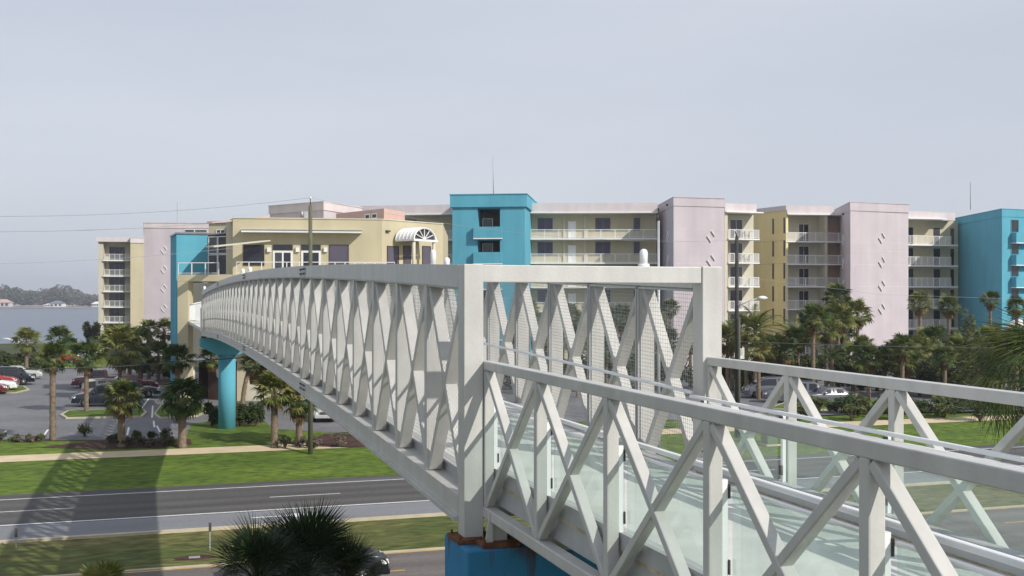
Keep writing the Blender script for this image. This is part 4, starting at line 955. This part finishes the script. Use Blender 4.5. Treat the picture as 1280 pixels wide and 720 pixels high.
# slim pole in front of the gallery
a = P(823, 60); t3 = thing('lamp_post', 'slim pale metal post standing before the right end of the upper gallery', 'post', (a[0], a[1], gz(a[1]))); h = Zy(276, 60)-gz(a[1])
MB().tube([(0, 0, 0), (0, 0, h)], [.11, .075], 10).build('shaft', M['galv'], t3); MB().tube([(-.05, 0, h), (-.05, 0, h+.3)], .05, 8).build('finial', M['plate'], t3)
# marker posts in the median
for x, y0, y1, lab in ((20, 685, 661, 'thin dark marker post in the median at far left'), (262.5, 688, 654, 'thin marker post in the median left of the dark palm')):
    g = G(x, y0, 0); D = g[0]*s_+g[1]*c_; t = thing('marker_post', lab, 'post', g, 0, 'marker posts in the median'); h = (y0-y1)*D/F
    MB().bar((0, 0, 0), (0, 0, h), .05, .03).build('stake', M['galv'], t); MB().box((-.05, -.02, h-.32), (.05, .02, h+.02)).build('marker_plate', M['plate'], t)
g = G(243, 698, 0); t = thing('drain_inlet', 'low brown dirt patch round a small inlet in the median', 'inlet', g)
MB().prism([(.75*cos(a*pi/6)*(1+.2*sin(a*3)), .35*sin(a*pi/6), ) for a in range(12)], -.02, .03).build('dirt_ring', M['mulch'], t); MB().box((-.2, -.1, .031), (.2, .12, .06)).build('lid', M['galv'], t)
g = G(966, 551, .5); t = thing('utility_box', 'green utility cabinet on the lawn seen under the low right rail', 'cabinet', (g[0], g[1], gz(g[1])), 0)
MB().box((-.75, -.5, 0), (.75, .5, .12)).build('plinth', M['kerb'], t); bevbox(MB().box((-.65, -.42, .122), (.65, .42, 1.35)).build('cabinet', M['leafB'] if False else mat('green_cabinet_paint', (.10, .16, .07), .5, .1), t), .04); MB().box((-.7, -.47, 1.352), (.7, .47, 1.42)).build('lid', mat('green_lid_paint', (.12, .18, .08), .5, .1), t)

# ------------------------------------------------------------ cars
def interp(pts, x):
    if x <= pts[0][0]: return pts[0][1]
    for (a, b), (c, d) in zip(pts, pts[1:]):
        if x <= c: return b+(d-b)*(x-a)/(c-a)
    return pts[-1][1]
PROF = {
 'suv': dict(L=4.7, W=1.86, top=[(-2.35,.75),(-2.32,1.05),(-2.25,1.25),(-2.05,1.68),(-1.8,1.76),(-.6,1.80),(.25,1.76),(.5,1.66),(1.05,1.16),(1.3,1.10),(1.9,1.02),(2.2,.92),(2.32,.75),(2.35,.55)], belt=1.02, cab=(-2.1, 1.05), roof=(-1.85,.45), wb=1.36),
 'sedan': dict(L=4.7, W=1.78, top=[(-2.35,.6),(-2.32,.9),(-2.2,1.0),(-1.6,1.06),(-1.0,1.40),(-.6,1.45),(.1,1.45),(.35,1.40),(1.0,1.0),(1.4,.95),(2.0,.86),(2.25,.74),(2.35,.5)], belt=.93, cab=(-1.6, 1.0), roof=(-.98,.33), wb=1.38),
 'van': dict(L=4.9, W=1.92, top=[(-2.45,.7),(-2.42,1.1),(-2.3,1.68),(-2.1,1.8),(-.4,1.84),(.7,1.78),(1.0,1.66),(1.7,1.14),(2.1,1.0),(2.38,.82),(2.45,.5)], belt=1.05, cab=(-2.3, 1.65), roof=(-2.1,.9), wb=1.45),
 'pickup': dict(L=5.2, W=1.9, top=[(-2.6,.7),(-2.58,1.12),(-2.5,1.14),(-.75,1.14),(-.65,1.2),(-.5,1.68),(-.3,1.74),(.5,1.74),(.7,1.66),(1.2,1.18),(1.5,1.1),(2.2,1.04),(2.52,.9),(2.6,.55)], belt=1.08, cab=(-.66, 1.2), roof=(-.42,.65), wb=1.6)}
def car(kind, x, y, head, pm, label, group='cars in the parking lot', z=1.02, s=1., at=None):
    """head: world heading of the bonnet in degrees; x,y where its near ground point is seen"""
    p = PROF[kind]; L, Wd, belt = p['L'], p['W']/2, p['belt']; g = at or G(x, y, z)
    t = thing('parked_car' if group else 'car', label, 'car', (g[0], g[1], z), R(head), group); t.scale = (s, s, s)
    xs = sorted(set([round(-L/2+L*i/46, 3) for i in range(47)]+[q[0] for q in p['top']])); wr = .36; xw = (-p['wb'], p['wb'])
    vs = []; mb = MB(); nr = 9; rings = []
    for X in xs:
        zt_ = interp(p['top'], X); zb = .26+max(0, abs(X)-L/2+.5)*.25
        for w0 in xw:
            d = abs(X-w0)
            if d < wr+.05: zb = max(zb, sqrt((wr+.05)**2-d*d)+.34)
        e = 1-.16*max(0, (abs(X)-L/2+.55)/.55)**2
        w = Wd*e; bz = min(belt, zt_-.02); tw = w*(.80 if zt_ > belt+.2 else .93) if zt_ > belt+.02 else w*.93
        k = min(1, max(0, (zt_-belt)/.55)); tw = w*(.94-.17*k)
        zb = min(zb, bz-.12)
        rings.append([(w*.86, zb), (w*.97, zb+.03), (w, min(.62, bz-.06)), (w*.985, bz-.04), (w*.965, bz), (tw, max(bz+.008, zt_-.06)), (tw*.93, max(bz+.014, zt_-.012)), (tw*.5, zt_+.012), (0, zt_+.018)])
    for X, rg in zip(xs, rings): vs += [(X, a, b) for a, b in rg]+[(X, -a, b) for a, b in rg[:-1][::-1]]
    N = 17; fs = []
    for i in range(len(xs)-1):
        for k in range(N-1): fs.append((i*N+k, (i+1)*N+k, (i+1)*N+k+1, i*N+k+1))
        fs.append((i*N+N-1, (i+1)*N+N-1, (i+1)*N, i*N))
    fs.append(tuple(range(N-1, -1, -1))); fs.append(tuple((len(xs)-1)*N+k for k in range(N)))
    mb.add(vs, fs, 0, True); body = mb.build('body', pm, t)
    md = body.modifiers.new('split', 'EDGE_SPLIT'); md.split_angle = R(38)
    # glazing, following the body a few millimetres proud
    def ringat(X):
        i = min(range(len(xs)), key=lambda j: abs(xs[j]-X)); return xs[i], rings[i]
    gx = [X for X in xs if p['roof'][0]-.12 <= X <= p['roof'][1]+.25]
    pill = [(p['roof'][0]-.1, p['roof'][0]+.62), (p['roof'][0]+.70, (p['roof'][0]+p['roof'][1])/2+.25), ((p['roof'][0]+p['roof'][1])/2+.33, p['roof'][1]+.28)]
    if kind == 'pickup': pill = [(p['roof'][0]+.02, p['roof'][1]+.3)]
    for a, b in pill:
        for sd in (1, -1):
            q = [X for X in xs if a <= X <= b]
            if len(q) < 2: continue
            v = []; f = []
            for X in q:
                _, rg = ringat(X); lo = rg[4]; hi = rg[5]
                if hi[1]-lo[1] < .1: hi = (lo[0], lo[1]+.02)
                v += [(X, sd*(lo[0]+(hi[0]-lo[0])*.1+.008), lo[1]+(hi[1]-lo[1])*.1+.0), (X, sd*(lo[0]+(hi[0]-lo[0])*.88+.008), lo[1]+(hi[1]-lo[1])*.88)]
            for i in range(len(q)-1): f.append((2*i, 2*i+2, 2*i+3, 2*i+1))
            MB().add(v, f).build('side_window', M['car_glass'], t, fix=False)
    for nm, a, b in (('windscreen', p['roof'][1]+.06, p['cab'][1]-.03), ('rear_window', p['cab'][0]+.05, p['roof'][0]-.02)):
        q = [X for X in [a+(b-a)*i/6 for i in range(7)]]; v = []
        for X in q:
            zt_ = interp(p['top'], X); k = min(1, max(0, (zt_-belt)/.55)); tw = Wd*(.94-.17*k)
            v += [(X+(.015 if nm[0] == 'w' else -.015), -tw*.86, zt_+.014), (X+(.015 if nm[0] == 'w' else -.015), tw*.86, zt_+.014)]
        MB().add(v, [(2*i, 2*i+1, 2*i+3, 2*i+2) for i in range(6)]).build(nm, M['car_glass'], t, fix=False)
    for w0 in xw:
        for sd in (1, -1):
            y0 = sd*(Wd-.20); y1 = sd*(Wd-.015)
            wo = MB().tube([(w0, y0, .34), (w0, y1-sd*.03, .34), (w0, y1, .34)], [.34, .34, .30], 20).build('wheel', M['black'], t)
            rm = MB().tube([(w0, y1-sd*.01, .34), (w0, y1+sd*.008, .34)], [.215, .20], 20)
            rm.build('rim', M['plate'], wo); sp = MB()
            for k in range(5): a = k*2*pi/5+.3; sp.bar((w0, y1+sd*.014, .34), (w0+.2*cos(a), y1+sd*.012, .34+.2*sin(a)), .07, .02)
            sp.tube([(w0, y1+sd*.008, .34), (w0, y1+sd*.026, .34)], .06, 10); sp.build('spokes', M['alloy'], wo)
    fx = L/2; zl = .78 if kind != 'sedan' else .68
    for sd in (1, -1):
        MB().add([(fx-.30, sd*Wd*.93, zl-.06), (fx-.03, sd*Wd*.62, zl-.09), (fx-.06, sd*Wd*.62, zl+.06), (fx-.34, sd*Wd*.95, zl+.09), (fx-.16, sd*Wd*.99, zl-.07), (fx+.03, sd*Wd*.72, zl-.10), (fx-.01, sd*Wd*.70, zl+.055), (fx-.24, sd*Wd*.98, zl+.07)],
                 [(0,1,2,3),(4,5,6,7),(0,1,5,4),(1,2,6,5),(2,3,7,6),(3,0,4,7)]).build('headlight', M['lamp'], t)
        MB().box((-fx-.012, sd*Wd*.60, .78), (-fx+.25, sd*Wd*.875, 1.0 if kind != 'pickup' else 1.02)).build('tail_light', M['tail'], t)
    MB().box((fx-.12, -Wd*.42, zl-.10), (fx+.022, Wd*.42, zl+.06)).build('grille', M['plate'], t)
    bevbox(MB().box((fx-.25, -Wd*.84, .30), (fx+.05, Wd*.84, .54)).build('front_bumper', pm, t), .05); bevbox(MB().box((-fx-.05, -Wd*.84, .34), (-fx+.25, Wd*.84, .60)).build('rear_bumper', pm, t), .05)
    MB().box((-fx-.056, -.17, .62), (-fx-.02, .17, .76)).build('number_plate', M['white'], t)
    for sd in (1, -1): bevbox(MB().box((p['cab'][1]-.42, sd*(Wd-.01), belt+.02), (p['cab'][1]-.26, sd*(Wd+.16), belt+.17)).build('mirror', pm, t), .03)
    if kind in ('suv', 'van'):
        for sd in (1, -1): MB().bar((-1.5, sd*Wd*.70, 1.80), (.2, sd*Wd*.70, 1.81), .04, .03).build('roof_rail', M['plate'], t)
    return t
navy = paint('navy_paint', (.004, .005, .013)); navy.node_tree.nodes['Principled BSDF'].inputs['Coat Weight'].default_value = .25; red = paint('red_paint', (.30, .012, .012)); maroon = paint('maroon_paint', (.12, .012, .018)); silver = paint('silver_paint', (.42, .43, .43)); white = paint('white_car_paint', (.75, .75, .75))
dkblue = paint('slate_blue_paint', (.010, .012, .022)); champ = paint('champagne_paint', (.36, .34, .29)); grey = paint('grey_car_paint', (.11, .12, .14)); bgrey = paint('blue_grey_paint', (.14, .19, .21))
# the navy suv on the near road: front wheel seen at (466,716)
car('suv', 0, 0, 0, navy, 'dark navy SUV driving right, half hidden behind the dark palm', None, .01, at=(5.45, 37.1, .01), s=.95)
car('sedan', -24, 493, 0, maroon, 'maroon car cut by the left edge below the red SUV', at=G(-26, 493, 1.02))
car('sedan', -13, 489, 0, white, 'white sedan at the left edge of the lot')
car('suv', -11, 485, 0, red, 'red SUV at the left edge between the white sedan and the navy wagon')
car('van', 10, 481, 3, navy, 'dark navy wagon behind the red SUV at the left')
car('sedan', 23, 474, 2, silver, 'small silver car nosing out beyond the navy wagon')
car('pickup', 74, 455, 178, red, 'bright red pickup parked by the grass near the bay')
car('van', 88, 452, 180, bgrey, 'grey blue van behind the bright red pickup', at=G(100, 450, 1.02))
car('pickup', 108, 446, 0, white, 'white vehicle near the bay behind the second palm trunk', at=G(109, 444.5, 1.02))
car('suv', 130, 507, 178, dkblue, 'dark blue SUV nearest in the second row behind the short palm')
car('suv', 139, 499, 8, champ, 'champagne SUV in the second row behind the short palm')
car('sedan', 166, 496, 4, dkblue, 'dark blue sedan nosing right beside the stall line', at=G(164, 497, 1.02))
car('sedan', 164, 488, 4, maroon, 'dark maroon sedan at the far end of the second row')
car('pickup', 122, 486, 180, maroon, 'maroon pickup bed showing past the second palm trunk', at=G(126, 484, 1.02))
car('sedan', 410, 531, -100, silver, 'silver saloon facing the street beyond the mulch bed', at=G(408, 524, 1.02))
car('van', 962, 494, 160, grey, 'grey minivan under the palms seen above the right rail', 'cars before the right wing', at=G(965, 497, 1.02))
car('suv', 985, 505, 150, grey, 'dark grey car right behind the minivan under the palms', 'cars before the right wing', at=G(990, 503, 1.02))
car('sedan', 1030, 508, 175, grey, 'low dark car seen through the crossing struts at right', 'cars before the right wing', at=G(1034, 506, 1.02))

# ------------------------------------------------------------ palms and shrubs, left
FP = fan_palm
def D1(y, x=200):
    g = GG(x, y); return g[0]*s_+g[1]*c_
FP(66, D1(552), 552, 447, 24, 'tall slim palm at the left, trunk rising from the flower bed', nf=30, trunk_r=.17, skirt=-.9)
FP(108, D1(516), 516, 446, 25, 'slim palm standing on the grass parking island', nf=30)
FP(150, D1(499), 499, 436, 34, 'tall palm with pale trunk behind the parked dark cars', mats=('leafA', 'leafC'), nf=36)
FP(152, D1(560), 560, 498, 29, 'short full palm in the flower bed, gold green crown', mats=('leafC', 'leafB'), nf=38, trunk_r=.2)
FP(228, D1(559), 559, 498, 31, 'drooping palm with thick trunk at the lawn corner', nf=36, trunk_r=.22, droop=.7, skirt=-1.1, mats=('leafB', 'leafB'))
FP(222, D1(528), 528, 448, 23, 'upright dark palm behind the drooping palm', nf=30, mats=('leafB', 'leafB'))
FP(282, D1(520), 520, 446, 19, 'leaning palm just left of the round turquoise pier', lean=-18, nf=26, mats=('leafB', 'leafA'), boots=False)
FP(303, D1(513), 513, 455, 18, 'leaning palm just right of the round turquoise pier', lean=10, nf=22, boots=False)
FP(343, D1(556), 556, 490, 31, 'full palm left of the wooden pole', mats=('leafC', 'leafA'), nf=38, trunk_r=.19)
FP(374, D1(552), 552, 500, 29, 'lower palm against the wooden pole beside the silver saloon', mats=('leafC', 'leafB'), nf=36, trunk_r=.19)
for x, yb, yc, r, lab, mm in ((33, 468, 427, 21, 'palm by the bay at left with loose crown', ('leafA', 'leafC')), (75, 455, 424, 20, 'palm behind the tall trunk by the bay', ('leafA', 'leafB')),
        (162, 478, 437, 20, 'far palm second of the grove before the cream condominium', ('leafA', 'leafB')), (175, 476, 425, 22, 'far palm in the grove below the cream condominium wall', ('leafB', 'leafA')), (186, 474, 411, 16, 'far palm highest of the grove before the mauve block, left', ('leafA', 'leafC')),
        (205, 472, 413, 17, 'far palm before the mauve block, right of the pair', ('leafA', 'leafC')), (198, 478, 444, 21, 'low dark palm under the mauve block', ('leafB', 'leafA')), (176, 480, 450, 20, 'low palm left of the dark palm in the grove', ('leafA', 'leafB')), (155, 466, 419, 14, 'small far palm against the cream wall', ('leafB', 'leafB'))):
    FP(x, D1(yb), yb, yc, r, lab, 'far palms by the bay', mm, 26, True, trunk_r=.2, boots=False)
shrub('shore_tree', 115, 190, 0, 393, 22, 'dense dark green tree left of the cream condominium', 'tree', n=900, size=.8)
shrub('shore_tree', 90, 170, 0, 418, 22, 'round dark bush tree by the bay right of the palm', 'tree', ('bush', 'bush'), n=700, size=.6)
rg = random.Random(5)
for i, (x, y0, y1, wd) in enumerate(((0, 468, 437, 34), (18, 468, 441, 30), (45, 466, 436, 34), (62, 462, 437, 24), (-25, 470, 432, 40), (88, 450, 436, 30), (128, 452, 440, 26), (175, 470, 448, 30), (212, 474, 452, 26), (190, 470, 455, 30))):
    shrub('shrub', x, D1(y0), y0, y1, wd, ('leafy green hedge shrub before the bay, number %s from the left' % ['second', 'third', 'fourth', 'fifth', 'first', 'sixth', 'seventh', 'eighth', 'tenth', 'ninth'][i]).replace('number ', ''), n=500, size=.5, group='hedge shrubs before the bay')
# shrubs at the foot of the pier
for x, w_, lab in ((265, 22, 'dark oleander shrub left of the pier foot'), (300, 26, 'dark oleander shrub just right of the pier foot'), (320, 22, 'dark oleander shrub farther right of the pier')):
    shrub('shrub', x, D1(533), 533, 501, w_, lab, n=900, size=.28, mats=('bush', 'bush'), group='oleanders around the far pier')
# the flower bed
beds = [(2, 553, 540, 12, 1), (18, 555, 542, 13, 0), (24, 556, 545, 12, 1), (35, 554, 541, 13, 0), (41, 556, 545, 14, 1), (52, 555, 542, 13, 0), (106, 546, 524, 20, 0), (137, 556, 544, 15, 1), (152, 560, 548, 17, 1), (146, 551, 541, 12, 0), (170, 551, 536, 15, 0), (163, 556, 544, 14, 1), (176, 557, 545, 14, 1), (190, 551, 537, 14, 0), (188, 558, 546, 13, 1), (207, 554, 534, 15, 0), (203, 558, 545, 15, 1), (214, 557, 544, 13, 1), (356, 557, 543, 20, 1), (392, 556, 541, 20, 1), (423, 553, 541, 26, 1), (375, 555, 544, 16, 1)]
nm = ['leftmost', 'second', 'third', 'fourth', 'fifth', 'sixth']
for i, (x, y0, y1, wd, fl_) in enumerate(beds):
    lab = ('pale pinkish bedding shrub' if fl_ else 'green bedding shrub')+(' in the right mulch bed, ' if x > 300 else ' in the left flower bed, ')
    ks = [b[0] for b in beds if b[4] == fl_ and (b[0] > 300) == (x > 300)]; ks.sort(); n_ = ks.index(x)
    lab += ['leftmost', 'second', 'third', 'fourth', 'fifth', 'sixth', 'seventh', 'eighth', 'ninth', 'tenth'][n_]+' of its colour from the left'
    shrub('bedding_shrub', x, D1(y0), y0, y1, wd, lab, mats=('flower', 'bush') if fl_ else ('bush2', 'bush'), n=260, size=.17, group='bedding shrubs along the lot')

# ------------------------------------------------------------ palms and shrubs, right
gp = 'fan palms before the right wing'
for x, D, yc, r, lab, mm in ((1046, 112, 372, 20, 'tall palm before the yellow wing balconies, left', ('leafB', 'leafA')), (1072, 110, 393, 21, 'palm against the shaded side of the mauve tower', ('leafA', 'leafC')), (1020, 113, 396, 18, 'palm below the yellow wing balconies', ('leafB', 'leafA')),
        (1052, 108, 412, 22, 'lower palm before the mauve tower', ('leafA', 'leafB')), (1078, 104, 432, 17, 'low palm before the mauve tower corner', ('leafC', 'leafA')), (1150, 122, 379, 18, 'slim tall palm in front of the gallery between towers', ('leafA', 'leafC')),
        (1186, 124, 383, 17, 'tall palm with dead fronds left of the turquoise tower', ('leafB', 'leafA')), (1238, 126, 375, 14, 'single round palm against the shaded turquoise wall', ('leafB', 'leafA')), (1271, 120, 383, 15, 'palm at the right edge before the lit turquoise wall', ('leafB', 'leafA')),
        (1106, 100, 447, 17, 'low palm at the foot of the lit mauve wall', ('leafB', 'leafC')), (1156, 104, 424, 18, 'low palm under the slim tall palm', ('leafA', 'leafC')), (838, 116, 385, 14, 'palm seen through the mesh below the mauve end block', ('leafB', 'leafC')), (820, 112, 402, 18, 'palm behind the mesh left of the portal post', ('leafB', 'leafA')), (760, 115, 400, 19, 'palm behind the mesh below the gallery', ('leafB', 'leafA')), (712, 118, 395, 19, 'palm behind the mesh right of the blue tower', ('leafB', 'leafA'))):
    FP(x, D, 0, yc, r, lab, gp, mm, 30, True, trunk_r=.17, boots=False, dead=5)
feather_palm(944, 98, 412, 44, 'broad feather palm just right of the dark utility pole')
feather_palm(995, 101, 424, 40, 'second feather palm right of the dark utility pole')
feather_palm(915, 103, 420, 34, 'feather palm half hidden behind the portal post', ('leafB', 'leafA'))
feather_palm(1040, 97, 446, 26, 'small feather palm below the mauve tower', ('leafB', 'leafA'))
ordn = ['first', 'second', 'third', 'fourth', 'fifth', 'sixth', 'seventh', 'eighth', 'ninth', 'tenth', 'eleventh', 'twelfth', 'thirteenth', 'fourteenth', 'fifteenth']
rg = random.Random(21)
for i in range(14):
    x = 912+i*17+rg.uniform(-4, 4)
    FP(x, rg.uniform(94, 104), 0, rg.choice((398, 412, 424, 438)) if x < 1062 else rg.uniform(440, 455), rg.uniform(20, 25), ordn[i]+' low palm from the left in the thicket right of the dark pole', 'low palms of the thicket before the right wing', rg.choice((('leafA', 'leafC'), ('leafB', 'leafA'), ('leafA', 'leafB'))), 28, True, trunk_r=.16, boots=False, dead=6)
for i in range(10):
    x = 1132+i*17+rg.uniform(-4, 4)
    FP(x, rg.uniform(92, 102), 0, rg.uniform(416, 448), rg.uniform(18, 23), ordn[i]+' low palm from the left in the thicket below the turquoise tower', 'low palms of the thicket below the turquoise tower', rg.choice((('leafA', 'leafC'), ('leafB', 'leafA'), ('leafA', 'leafB'))), 28, True, trunk_r=.16, boots=False, dead=5)
for i in range(12):
    x = 640+i*20+rg.uniform(-4, 4)
    FP(x, rg.uniform(96, 112), 0, rg.uniform(388, 440), rg.uniform(17, 22), ordn[i]+' low palm from the left in the thicket seen through the mesh', 'low palms of the thicket behind the mesh', rg.choice((('leafB', 'leafB'), ('leafB', 'leafA'), ('leafA', 'leafB'))), 26, True, trunk_r=.16, boots=False, dead=4)
spec = [(925, 487, 440, 50), (965, 488, 446, 44), (1002, 490, 444, 44), (1042, 490, 448, 40), (1075, 488, 452, 40), (1207, 480, 388, 26), (1132, 486, 430, 44), (1165, 488, 422, 50), (1198, 486, 416, 50), (1228, 486, 414, 46), (1262, 486, 428, 50), (1150, 496, 446, 54), (1192, 498, 440, 50), (1236, 498, 436, 50), (1285, 496, 424, 50), (890, 486, 440, 46), (850, 486, 436, 46), (810, 486, 442, 46), (770, 488, 440, 46), (730, 488, 444, 46), (690, 488, 446, 46), (650, 488, 446, 46)]
desc = ['dense shrub behind the dark utility pole', 'dense shrub between the pole and the feather palm', 'shrub mass below the yellow wall', 'shrub under the tall palm by the yellow wing', 'shrub at the foot of the shaded mauve side', 'rounded tree before the shaded turquoise wall', 'shrub at the foot of the gallery', 'shrub tree below the slim tall palm', 'broad shrub tree left of the turquoise tower', 'shrub tree at the foot of the turquoise wall', 'shrub under the right edge palm', 'low front shrub below the gallery', 'low front shrub left of the near palm', 'low front shrub behind the near palm', 'shrub at the right edge behind the near palm', 'shrub directly behind the portal post', 'shrub behind the mesh next to the portal post', 'shrub behind the mesh below the mauve block', 'shrub behind the mesh below the gallery door', 'shrub behind the mesh below the gallery', 'shrub behind the mesh below the blue tower edge', 'shrub behind the mesh at the blue tower foot']
for (x, yb, yt, wd), d in zip(spec, desc):
    shrub('broadleaf_tree' if yt < 425 else 'shrub', x, D1(yb)*1.0, yb, yt-6, wd*1.15, d, 'tree' if yt < 425 else 'shrub', n=1500, size=.42, mats=('bush2', 'bush') if random.random() < .55 else ('bush', 'bush'), group='shrubbery before the right wing', clumps=12)
for i, (x, y0, y1, wd, d) in enumerate(((1010, 522, 502, 40, 'low hedge clump right of the silver SUV'), (1065, 522, 500, 36, 'low hedge clump on the lawn edge, middle'), (1225, 520, 492, 44, 'rounded light green shrub under the right palms'), (1180, 518, 498, 40, 'low shrub left of the rounded light green one'), (1120, 520, 498, 36, 'low shrub behind the second right post'))):
    shrub('shrub', x, D1(y0), y0, y1, wd, d, n=600, size=.3, mats=('bush2', 'bush'), group='lawn edge shrubs at right')

for i, x in enumerate((1062, 1088, 1114, 1140, 1166, 1192, 1218, 1244, 1270)):
    shrub('shrub', x, D1(519-i*.8, x), 0, 488+(i*7 % 11), 44, ordn[i]+' low leafy shrub from the left along the lawn edge at right', n=750, size=.34, mats=('bush2', 'bush') if i % 3 else ('bush', 'bush'), group='shrub row along the lawn edge at right')
for i, x in enumerate((1004, 1024, 1046)):
    shrub('shrub', x, D1(515, x), 0, 497-(i % 2)*3, 24, ordn[i]+' small shrub from the left before the low dark car', n=420, size=.26, mats=('bush', 'bush2'), group='small shrubs before the cars at right')
# ------------------------------------------------------------ near palms: every fan is its own frond
DK = (('droop', .10), ('nseg', 30), ('width', .42), ('spread', 92), ('L', .72), ('rad', .98))
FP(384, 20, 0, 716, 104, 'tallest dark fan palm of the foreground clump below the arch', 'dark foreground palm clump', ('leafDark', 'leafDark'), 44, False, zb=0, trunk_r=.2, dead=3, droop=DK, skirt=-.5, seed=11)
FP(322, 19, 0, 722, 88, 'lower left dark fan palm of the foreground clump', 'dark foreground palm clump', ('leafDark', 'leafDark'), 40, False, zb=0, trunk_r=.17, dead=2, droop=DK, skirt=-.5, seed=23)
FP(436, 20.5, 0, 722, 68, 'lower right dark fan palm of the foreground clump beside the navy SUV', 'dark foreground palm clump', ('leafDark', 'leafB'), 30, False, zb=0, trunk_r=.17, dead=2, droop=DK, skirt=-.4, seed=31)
FP(1296, 30, 0, 474, 100, 'near palm entering the right edge with long drooping fans', None, ('leafA', 'leafB'), 50, False, zb=0, trunk_r=.2, dead=3, droop=(('droop', .75), ('nseg', 30), ('width', .36), ('spread', 85), ('L', .85), ('rad', .95)), skirt=-.9, seed=5)
FP(128, 20, 0, 742, 46, 'tip of a small yellow green palm at the bottom left edge', None, ('leafC', 'leafA'), 22, False, zb=0, trunk_r=.15, dead=0, droop=.1, skirt=.3, seed=9)
# far wood across the bay
mb = MB(); rg = random.Random(3)
for i in range(330):
    x = rg.uniform(-30, 250); D = rg.uniform(1425, 1500); a = P(x, D); 
    env = 24+3*sin(x*.09+1.2)-(9*min(1, (x-85)/40) if x > 85 else 0); top = max(6, env*rg.uniform(.6, 1.1)); r = rg.uniform(6, 11)
    mi = rg.choice((0, 0, 1)); 
    for k in range(70):
        d = V3((rg.gauss(0, 1), rg.gauss(0, 1), rg.gauss(0, 1))).normalized(); h = top*.62+d.z*top*.42; p = V3((a[0]+d.x*r, a[1]+d.y*r, h))
        e1 = V3((rg.gauss(0, 1), rg.gauss(0, 1), rg.gauss(0, 1))).normalized()*rg.uniform(.9, 2.0); e2 = e1.orthogonal().normalized()*e1.length*.8
        mb.add([p-e1, p-e2, p+e1, p+e2], [(0, 1, 2, 3)], mi)
mb.build('far_wood', [M['farleaf'], M['farleaf2']], kind='stuff', label='hazy wooded shore across the bay', cat='wood', fix=False)
for x, w_, y1, m1, m2, lab in ((70, 17, 376, 'grey_glass', 'white', 'far house with grey green hipped roof across the bay'), (61, 11, 379, 'white', 'white', 'small white far house left of the hipped roof'), (3, 18, 374, 'salmon', 'pfascia', 'pinkish far house at the left edge of the shore'), (119, 9, 377, 'white', 'white', 'pale far house at the right end of the shore')):
    D = 1412; a = P(x, D); w2 = w_/2*D/F; z0 = .9; t = thing('shore_house', lab, 'house', (a[0], a[1], z0), -PHI, 'houses on the far shore'); hh = Zy(y1, D)-z0
    MB().box((-w2, 0, 0), (w2, 10, hh*.55)).build('wall', M[m2], t)
    MB().add([(-w2*1.1, -1, hh*.55), (w2*1.1, -1, hh*.55), (w2*1.1, 11, hh*.55), (-w2*1.1, 11, hh*.55), (-w2*.4, 5, hh), (w2*.4, 5, hh)], [(0,1,5,4),(1,2,5),(2,3,4,5),(3,0,4),(0,3,2,1)]).build('roof', M[m1], t)
    for k in range(3): MB().box((-w2*.8+k*w2*.6, -.1, 1), (-w2*.8+k*w2*.6+w2*.35, -.01, hh*.45)).build('window', M['dark_glass'], t)
# white boat on a lift at the left edge
D = 235; a = P(5, D); t = thing('boat_shelter', 'white curved boat canopy on a dock at the left edge of the bay', 'boat', (a[0], a[1], -.5), -PHI+R(0))
n = 8; vs = []
for i in range(n+1):
    an = pi*i/n; vs += [(-4+3.2*(1-cos(an))*1.0+.8, -1.2, Zy(432, D)+.5+1.6*sin(an)), (-4+3.2*(1-cos(an))+.8, 1.4, Zy(432, D)+.5+1.6*sin(an))]
MB().add(vs, [(2*i, 2*i+1, 2*i+3, 2*i+2) for i in range(n)], 0, True).build('canopy', M['white'], t, fix=False)
for px in (-3, 3): 
    for py in (-1.1, 1.3): MB().tube([(px, py, -.6), (px, py, Zy(432, D)+.6)], .09, 6).build('pile', M['trunk'], t)
MB().box((-5, -1.6, Zy(432, D)-.7), (5, 1.8, Zy(432, D)-.5)).build('dock', M['tan'], t)

# the air over the bay: thin even haze round everything
hz = MB().box((-2990, -145, -3.4), (2990, 2990, 60)); ho = hz.build('haze', None, kind='stuff', label='thin pale haze in the air over the bay and street', cat='haze')
hm = bpy.data.materials.new('haze_air'); hm.use_nodes = True; n_ = hm.node_tree; n_.nodes.clear()
out_ = n_.nodes.new('ShaderNodeOutputMaterial'); pv = n_.nodes.new('ShaderNodeVolumePrincipled')
pv.inputs['Color'].default_value = (.85, .90, 1, 1); pv.inputs['Density'].default_value = .00026; pv.inputs['Anisotropy'].default_value = .3
n_.links.new(pv.outputs[0], out_.inputs['Volume']); ho.data.materials.clear(); ho.data.materials.append(hm)
